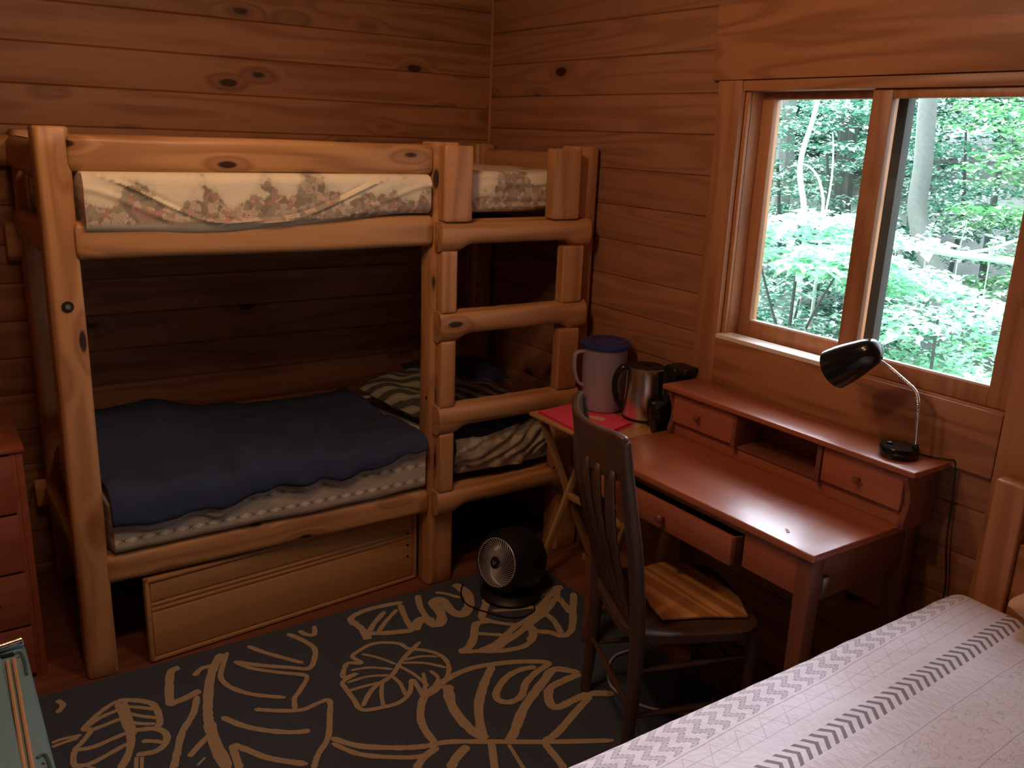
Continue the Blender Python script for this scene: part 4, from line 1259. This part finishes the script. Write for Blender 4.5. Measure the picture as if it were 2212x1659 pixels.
# ------------------------------------------------------------------ chair
ch = thing('wooden_chair', 'dark worn wooden chair with a plywood patch on its seat', 'chair', (-.565, -1.975, .0125))
CO, CU, CV = V((-.565, -1.975, 0)), V((.924, -.383, 0)), V((.383, .924, 0))
CM = Matrix((CU, CV, V((0, 0, 1)))).transposed().to_4x4(); CM.translation = CO
def W_(u, v, z): return CO + CU * u + CV * v + V((0, 0, z))
CH = MB['chair']
for s in (-1, 1):
    pts = smooth_path([W_(-.190, s * .195, .0152), W_(-.178, s * .190, .24), W_(-.178, s * .188, .44), W_(-.200, s * .190, .66), W_(-.245, s * .198, .90), W_(-.262, s * .202, 1.015)], 5)
    obj('rear_leg', tube(pts, [.015, .018, .020, .020, .018, .016, .015], 12) if False else tube(pts, [.015 + .006 * math.sin(PI * min(1, i / 25)) for i in range(len(pts))], 12, flat=1.15), CH, ch)
    pts = [W_(.190, s * .188, .0152), W_(.180, s * .180, .12), W_(.172, s * .172, .43)]
    obj('front_leg', tube(pts, [.012, .018, .018], 12), CH, ch)
# saddle seat
bm = bmesh.new()
N = 22
outl = []
for k in range(48):
    a = 2 * PI * k / 48
    c, s = math.cos(a), math.sin(a)
    e = 4.5
    r = (abs(c) ** e + abs(s) ** e) ** (-1 / e)
    u, v = .205 * r * c, .205 * r * s
    v *= 1.0 + .06 * (u / .2)
    outl.append((u, v))
ringsd = [(0.0, .440), (.5, .441), (.85, .445), (.97, .447), (1.0, .443), (1.0, .420), (.95, .414), (0, .414)]
prev = None
for f_, z in ringsd:
    if f_ == 0: cur = [bm.verts.new((0, 0, z))]
    else: cur = [bm.verts.new((u * f_, v * f_, z)) for u, v in outl]
    if prev:
        for k in range(48):
            k2 = (k + 1) % 48
            if len(prev) == 1: bm.faces.new((prev[0], cur[k], cur[k2]))
            elif len(cur) == 1: bm.faces.new((prev[k], prev[k2], cur[0]))
            else: bm.faces.new((prev[k], prev[k2], cur[k2], cur[k]))
    prev = cur
bmesh.ops.recalc_face_normals(bm, faces=bm.faces); bm.transform(CM)
obj('seat', bm, CH, ch)
def toloc(x, y): 
    d = V((x, y, 0)) - CO
    return (d.dot(CU), d.dot(CV))
pw = [toloc(*p) for p in [(-.555, -1.800), (-.460, -1.800), (-.375, -1.850), (-.392, -1.935), (-.375, -1.955), (-.408, -2.090), (-.468, -2.175), (-.560, -2.118), (-.690, -2.058), (-.668, -1.985), (-.625, -1.900), (-.612, -1.888), (-.590, -1.850)]]
ob = obj('plywood_patch', add_prism(bm_new(), pw, 'z', .448, .455, .001, M=CM), MB['ply'], ch, label='bare plywood patch')
# crest rail, bent
def crest(u, v):
    s = (u - .5) * 2
    vv = s * .212
    bulge = -.062 * (1 - s * s)
    z0 = .905 - .014 * (1 - s * s); z1 = 1.040 - .014 * (1 - s * s) - .012 * s ** 8
    zz = z0 + (z1 - z0) * v
    return W_(-.252 + bulge - .020 * (v - .5), vv, zz)
bm = grid(36, 8, crest)
o = obj('crest_rail', bm, CH, ch); add_mod(o, 'SOLIDIFY', thickness=.020, offset=0); add_mod(o, 'BEVEL', width=.007, segments=3)
for k, s in enumerate((-.74, -.45, -.15, .15, .45, .74)):
    vv = s * .205
    def slat(u, v, vv=vv, s=s):
        z = .436 + (.925 - .436) * v
        bul = -.062 * (1 - s * s) * sstep(v, 0, 1) - .018 * math.sin(PI * v)
        return W_(-.178 - .072 * v + bul, vv * (.85 + .15 * v) + (u - .5) * .068, z)
    o = obj('slat', grid(3, 14, slat), CH, ch); add_mod(o, 'SOLIDIFY', thickness=.009, offset=0)
def rod(a, b2, r=.009, name='stretcher'):
    m_ = (V(a) + V(b2)) / 2
    obj(name, tube([a, m_, b2], [r * .75, r * 1.15, r * .75], 10), CH, ch)
for s in (-1, 1):
    rod(W_(-.182, s * .190, .19), W_(.180, s * .176, .20)); rod(W_(-.180, s * .190, .335), W_(.175, s * .174, .345))
rod(W_(-.183, -.19, .215), W_(-.183, .19, .215)); rod(W_(.180, -.178, .24), W_(.180, .178, .24)); rod(W_(.182, -.18, .13), W_(.182, .18, .13))
o = obj('white_cord', tube(smooth_path([(-.30, -1.52, .021), (-.36, -1.62, .019), (-.46, -1.63, .019), (-.53, -1.68, .019), (-.585, -1.76, .019), (-.58, -1.86, .019), (-.52, -1.95, .019), (-.42, -2.02, .019), (-.34, -1.98, .019)], 8), .0045, 8), mat_cord_w)
meta(o, 'pale cord lying on the rug under the wooden chair', 'cord')

# ------------------------------------------------------------------ big bed
bed = thing('bed', 'wooden bed in the right foreground with its headboard against the window wall', 'bed', (-1.0, -3.3, 0))
BEDW = MB['trim_z']
obj('bed_post', box(-.092, -.026, -2.672, -2.590, .0005, .952, .008, 3), BEDW, bed)
obj('bed_post', box(-.092, -.026, -4.05, -3.968, .0005, .952, .008, 3), BEDW, bed)
obj('headboard', box(-.078, -.040, -3.968, -2.672, .42, .80, .006), MB['trim_y'], bed)
for y in (-2.63, -3.99):
    obj('side_board', box(-2.02, -.092, y, y + .025, .20, .34, .003), MB['log_x'], bed)
obj('foot_board', box(-2.045, -2.02, -3.99, -2.61, .16, .40, .003), MB['log_y'], bed)
for x, y in ((-2.04, -2.66), (-2.04, -4.0)):
    obj('foot_leg', box(x, x + .05, y, y + .05, .0125 if y > -3 else .0005, .40, .003), BEDW, bed)
o = obj('mattress', box(-2.01, -.095, -3.96, -2.605, .345, .60, .04, 4), mat_sheetw, bed)
QY, QZ = -2.545, .635
def quilt(u, v):
    x0, x1 = -2.06, -.098
    x = x0 + (x1 - x0) * u
    Lside, r, Lt = .42, .055, 1.36
    tot = Lside + r * 1.5708 + Lt
    # denser near the edge
    s = v * tot if False else (v ** 1.0) * tot
    endr = sstep(x1 - x, .0, .06)
    zt = QZ - .030 * (1 - endr) ** 2 + .004 * nz(x * 3, s * 4) 
    yo = -.030 * (1 - endr) ** 2
    if s < Lside:
        z = zt - r - (Lside - s); y = QY + .006 * nz(x * 5, z * 4) + .010 * math.sin(x * 14) * (1 - s / Lside)
    elif s < Lside + r * 1.5708:
        a = (s - Lside) / r
        y = QY - r * (1 - math.cos(a)); z = zt - r + r * math.sin(a)
    else:
        y = QY - r - (s - Lside - r * 1.5708); z = zt
        z += .0035 * nz(x * 6, y * 10) + .0015 * nz(x * 20, y * 34)
    z += .0035 * nz(x * 16, 3) * math.exp(-((y - QY) / .06) ** 2)
    return V((x, y + yo, z))
o = obj('quilt', grid(230, 230, quilt), mat_quilt); add_mod(o, 'SOLIDIFY', thickness=.012, offset=-1)
meta(o, 'white quilt with grey chevron and zigzag bands covering the bed', 'quilt')
o = cushion(-.165, -3.035, .700, .13, .62, .13, rot=0, tilt=0, mat=mat_pillow, seed=2, wr=.01)
meta(o, 'peach coloured pillow against the headboard of the bed', 'pillow')

# ------------------------------------------------------------------ ceiling lamp (above the view)
cl = thing('ceiling_light', 'two-bulb ceiling light fixture above the room', 'ceiling light', (LAMP_POS.x, LAMP_POS.y, ZC))
obj('ceiling_plate', lathe([(0, 0), (.07, 0), (.06, -.02), (0, -.025)], (LAMP_POS.x - .275, LAMP_POS.y - .21, ZC), seg=30), mat_bolt, cl)
obj('arm', tube([(LAMP_POS.x, LAMP_POS.y, ZC - .06), (LAMP_POS.x - .275, LAMP_POS.y - .21, ZC - .02), (LAMP_POS.x - .55, LAMP_POS.y - .42, ZC - .06)], .008, 8), mat_bolt, cl)
for k in (0, 1):
    obj('socket', lathe([(.018, .0), (.022, .03), (.018, .045), (0, .046)], (LAMP_POS.x - .55 * k, LAMP_POS.y - .42 * k, ZC - .10), seg=20), mat_bolt, cl)
# ------------------------------------------------------------------ outdoors
rnd = random.Random(7)
def ground_z(x, y): 
    return -.75 + .011 * max(0, x - 3) ** 2 + .10 * nz(x * .5, y * .5)
bm = grid(60, 60, lambda u, v: V((.35 + 34 * u ** 1.3, -14 + 44 * v, ground_z(.35 + 34 * u ** 1.3, -14 + 44 * v))))
o = obj('forest_floor', bm, mat_ground); o['kind'] = 'structure'

def leaves_mesh(blobs, seed, off=(0, 0, 0)):
    """blobs: (cx,cy,cz, rx,ry,rz, count, leaf size). leaves near horizontal in tiers"""
    r = random.Random(seed)
    vs, fs = [], []
    for (cx, cy, cz, rx, ry, rz, n, ls) in blobs:
        for _ in range(n):
            while True:
                a, b, c = r.uniform(-1, 1), r.uniform(-1, 1), r.uniform(-1, 1)
                if a * a + b * b + c * c <= 1: break
            # push to tiers
            c = round(c * rz / .11) * .11 / max(rz, .01) * .6 + c * .4 if rz > .15 else c
            p = V((cx + a * rx, cy + b * ry, cz + c * rz))
            s = ls * r.uniform(.6, 1.25)
            th = r.uniform(0, 2 * PI)
            d = V((math.cos(th), math.sin(th), r.uniform(-.5, .25))).normalized()
            side = V((-d.y, d.x, r.uniform(-.35, .35))).normalized()
            nrm = d.cross(side).normalized()
            if nrm.z < 0: nrm = -nrm
            w_ = s * .30
            i = len(vs)
            vs += [p, p + d * s * .42 + side * w_ + nrm * s * .08, p + d * s - nrm * s * .10, p + d * s * .42 - side * w_ + nrm * s * .08]
            fs += [(i, i + 1, i + 2), (i, i + 2, i + 3)]
    me = bpy.data.meshes.new('foliage')
    o3 = V(off)
    me.from_pydata([tuple(v) for v in vs], [], fs)
    return me

def plant(name, label, cat, base, blobs, mat, seed, stems, barkm, group=None):
    t = thing(name, label, cat, base, group)
    obj('foliage', leaves_mesh(blobs, seed), mat, t, smooth=False)
    bm = bm_new()
    for pts, r0, r1 in stems:
        P_ = smooth_path(pts, 5)
        add_tube(bm, P_, [r0 + (r1 - r0) * i / (len(P_) - 1) for i in range(len(P_))], 8)
    obj('trunk' if cat == 'tree' else 'stem', bm, barkm, t)
    return t

# near bright spray, left pane
B = []
for k in range(16):
    B.append((rnd.uniform(2.5, 3.5), rnd.uniform(-.25, 1.25), 0, .34, .34, .05, 130, .115))
B = [(x, y, 1.36 - .28 * abs(y - .65) * .8 - rnd.uniform(0, .42), rx, ry, rz, n, s) for (x, y, z, rx, ry, rz, n, s) in B]
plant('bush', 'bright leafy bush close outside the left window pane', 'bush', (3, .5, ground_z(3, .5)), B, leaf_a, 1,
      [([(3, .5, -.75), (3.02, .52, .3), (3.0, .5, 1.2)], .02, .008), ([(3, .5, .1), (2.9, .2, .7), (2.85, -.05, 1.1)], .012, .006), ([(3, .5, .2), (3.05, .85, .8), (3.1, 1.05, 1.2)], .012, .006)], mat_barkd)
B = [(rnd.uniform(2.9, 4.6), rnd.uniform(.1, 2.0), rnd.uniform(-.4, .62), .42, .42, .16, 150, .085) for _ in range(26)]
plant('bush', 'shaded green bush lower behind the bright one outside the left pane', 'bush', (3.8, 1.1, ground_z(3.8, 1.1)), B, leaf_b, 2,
      [([(3.8, 1.1, -.75), (3.8, 1.1, .1), (3.85, 1.1, .5)], .02, .008), ([(3.8, 1.1, -.6), (3.9, 1.5, -.1), (4, 1.7, .4)], .015, .006)], mat_barkd)
# bright mass, right pane
B = []
for k in range(46):
    x = rnd.uniform(2.2, 4.0); y = -1.05 + .62 * (x - 3) + rnd.uniform(-.75, .95)
    B.append((x, y, rnd.uniform(-.35, .80), .32, .32, .12, 150, .075))
for k in range(16):
    x = rnd.uniform(3.2, 4.3); y = -.45 + .62 * (x - 3) + rnd.uniform(-.7, .65)
    B.append((x, y, rnd.uniform(.70, .93), .28, .28, .07, 110, .075))
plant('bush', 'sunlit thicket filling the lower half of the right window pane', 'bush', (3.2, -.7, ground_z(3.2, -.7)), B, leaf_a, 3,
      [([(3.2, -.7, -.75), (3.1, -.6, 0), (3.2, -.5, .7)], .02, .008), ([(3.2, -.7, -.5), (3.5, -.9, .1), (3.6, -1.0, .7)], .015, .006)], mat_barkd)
for i, (y, z, h) in enumerate(((.12, 1.04, .16), (-.13, 1.05, .22), (-.36, 1.05, .14), (.37, 1.02, .12))):
    st = [(4.0, y, z - .6), (4.0, y + .01, z), (4.0, y - .01 * i, z + h)]
    bl = [(4.0, y, z + h * q, .05, .05, .015, 9, .06) for q in (.15, .45, .75, 1.0)]
    plant('sapling', ['upright leafy sprig above the fallen limb, left of the two tallest', 'tallest leafy sprig standing above the fallen limb', 'short sprig at the right end of the fallen limb', 'small sprig at the left end of the fallen limb'][i], 'plant', (4.0, y, z - .6), bl, leaf_a, 20 + i, [(st, .005, .002)], mat_branch)
# fallen limb
lg = thing('fallen_branch', 'pale fallen tree limb lying across the thicket in the right pane', 'branch', (4, 0, 1.0))
obj('limb', tube(smooth_path([(4.05, 1.3, .98), (4.0, .42, 1.04), (4.0, -.1, 1.03), (4.0, -.545, 1.03), (3.95, -1.4, .98)], 8), .028, 10), mat_branch, lg)
obj('side_shoot', tube(smooth_path([(4.0, -.15, 1.04), (4.0, -.35, 1.10), (4.0, -.55, 1.20), (3.9, -.75, 1.27)], 6), [.014, .008], 8), mat_branch, lg)
# grey tree
t = thing('tree', 'tall grey trunked tree standing in the right window pane', 'tree', (7, 1.7, ground_z(7, 1.7)))
obj('trunk', tube(smooth_path([(7.1, 1.3, -.75), (7.05, 1.62, .15), (7, 1.88, .60), (7, 2.10, 1.10), (7, 2.12, 1.60), (7, 2.18, 2.25), (7.0, 2.30, 4.0), (7.1, 2.35, 6.5)], 6), [.115, .09], 16), mat_bark, t)
obj('foliage', leaves_mesh([(7 + rnd.uniform(-1.6, 1.6), 2.3 + rnd.uniform(-1.6, 1.6), rnd.uniform(6.4, 7.6), .8, .8, .25, 160, .13) for _ in range(9)], 31), leaf_b, t, smooth=False)
# slender pale saplings, left pane
plant('tree', 'slender pale sapling leaning in the left window pane', 'tree', (5.2, 2.2, ground_z(5.2, 2.2)), [(5.1 + rnd.uniform(-.6, .6), 2.3 + rnd.uniform(-.7, .9), rnd.uniform(2.6, 3.6), .5, .5, .12, 90, .10) for _ in range(8)], leaf_b, 33,
      [([(5.2, 2.15, -.75), (5.2, 2.18, .9), (5.2, 2.33, 1.55), (5.2, 2.22, 2.15), (5.2, 2.15, 3.2)], .035, .02)], mat_branch)
plant('sapling', 'bare arching twig above the bright bush in the left pane', 'plant', (4.0, 1.05, ground_z(4, 1.05)), [(4.0, 1.25, 1.05, .2, .2, .06, 30, .08)], leaf_b, 34,
      [([(4.0, 1.05, -.75), (4.0, 1.08, 1.0), (4.0, 1.14, 1.42), (4.0, 1.30, 1.585), (4.0, 1.47, 1.575)], .016, .006), ([(4.0, 1.08, 1.0), (4.0, 1.05, 1.45), (4.0, 1.07, 1.72), (4.0, 1.10, 1.86)], .010, .005)], mat_branch)
# dark trunks behind
for i, (x, y, r) in enumerate(((9.5, 4.95, .10), (10.5, 4.75, .07), (11.5, 4.9, .10), (8.5, 5.2, .15), (12, 6.6, .12), (10, 7.3, .14), (11, 2.7, .09), (12.5, 1.3, .12), (9.5, 2.55, .05), (13, 3.4, .14))):
    lab = 'dark bare trunked tree deep in the woods behind the bright bushes'
    if i == 3: lab = 'thick grey trunked tree at the left edge of the left pane'
    plant('tree', lab, 'tree', (x, y, ground_z(x, y)), [(x + rnd.uniform(-1.2, 1.2), y + rnd.uniform(-1.2, 1.2), rnd.uniform(6.6, 7.4), .5, .5, .2, 90, .14) for _ in range(3)], leaf_b, 40 + i,
          [([(x, y, ground_z(x, y) - .1), (x + .05, y + .08, 1.5), (x - .1, y + .1, 4), (x, y, 7)], r, r * .6)], mat_bark if i == 3 else mat_barkd, None if i == 3 else 'dark trees deep in the woods')
# understory tiers of leaves
und = [(6.5, 3.6, 0), (8.2, 4.2, 1), (9.0, 6.0, 0), (7.6, 2.9, 1), (10.5, 3.6, 0), (8.8, 1.6, 2), (7.2, .4, 2), (10.0, .5, 0), (11.5, 2.4, 1), (6.3, -.2, 2), (12.5, 5.5, 0), (13.5, 3.8, 1), (12.5, .6, 0), (8.4, -.6, 2), (14.5, 7.5, 0), (15, 2, 1), (11, 8, 0), (9.5, -1.8, 1)]
for i, (x, y, kk) in enumerate(und):
    gz_ = ground_z(x, y)
    Bl = []
    for _ in range(30):
        a = rnd.uniform(0, 2 * PI); rr = rnd.uniform(.1, 1.25)
        Bl.append((x + rr * math.cos(a), y + rr * math.sin(a), gz_ + rnd.uniform(.25, 1.0 + .13 * (x + 6)), .5, .5, .07, 85, .11))
    lab = ['blue green understory tree with tiered leaves in the shade behind the bushes', 'dull green understory tree with tiered leaves behind the bushes', 'yellow green tree lit at the right side of the right pane'][kk]
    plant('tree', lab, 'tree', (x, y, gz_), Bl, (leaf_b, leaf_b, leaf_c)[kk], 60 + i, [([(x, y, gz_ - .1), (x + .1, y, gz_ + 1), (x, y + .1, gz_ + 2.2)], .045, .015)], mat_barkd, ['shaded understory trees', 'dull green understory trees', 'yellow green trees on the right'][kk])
# forest wall far behind
for i in range(9):
    a = .30 + i * .085
    x, y = 20 * math.cos(a) + rnd.uniform(-1.5, 1.5), 20 * math.sin(a) + rnd.uniform(-1, 1) - 1.5
    gz_ = ground_z(x, y)
    Bl = [(x + rnd.uniform(-1.8, 1.8), y + rnd.uniform(-1.8, 1.8), gz_ + rnd.uniform(.1, 2.6), .9, .9, .25, 75, .24) for _ in range(24)]
    plant('tree', 'distant dark green forest tree on the rising slope', 'tree', (x, y, gz_), Bl, leaf_b, 100 + i, [([(x, y, gz_ - .1), (x, y + .2, gz_ + 1.6), (x, y, gz_ + 3)], .13, .05)], mat_barkd, 'distant forest trees')

# tell the trees of each group apart by their order across the window
ORD = ['leftmost', 'second from the left', 'third from the left', 'fourth from the left', 'fifth from the left', 'sixth from the left', 'seventh from the left', 'eighth from the left', 'ninth from the left', 'tenth from the left']
KIND = {'dark trees deep in the woods': 'of the dark bare trunked trees deep in the woods',
        'shaded understory trees': 'of the blue green tiered understory trees behind the bushes',
        'dull green understory trees': 'of the dull green understory trees behind the bushes',
        'yellow green trees on the right': 'of the yellow green trees seen through the right pane',
        'distant forest trees': 'of the distant forest trees on the rising slope'}
for g, txt in KIND.items():
    mem = [o for o in list(COL.objects) if o.get('group') == g]
    def az(o):
        return math.degrees(math.atan2(o.location.y - CAM_POS.y, o.location.x - CAM_POS.x))
    for o in [m for m in mem if not 19 < az(m) < 47]:
        for c in list(o.children): bpy.data.objects.remove(c)
        mem.remove(o); bpy.data.objects.remove(o)
    mem.sort(key=lambda o: -az(o))
    for i, o in enumerate(mem):
        o['label'] = ('rightmost ' if i == len(mem) - 1 and i > 0 else ORD[i] + ' ') + txt
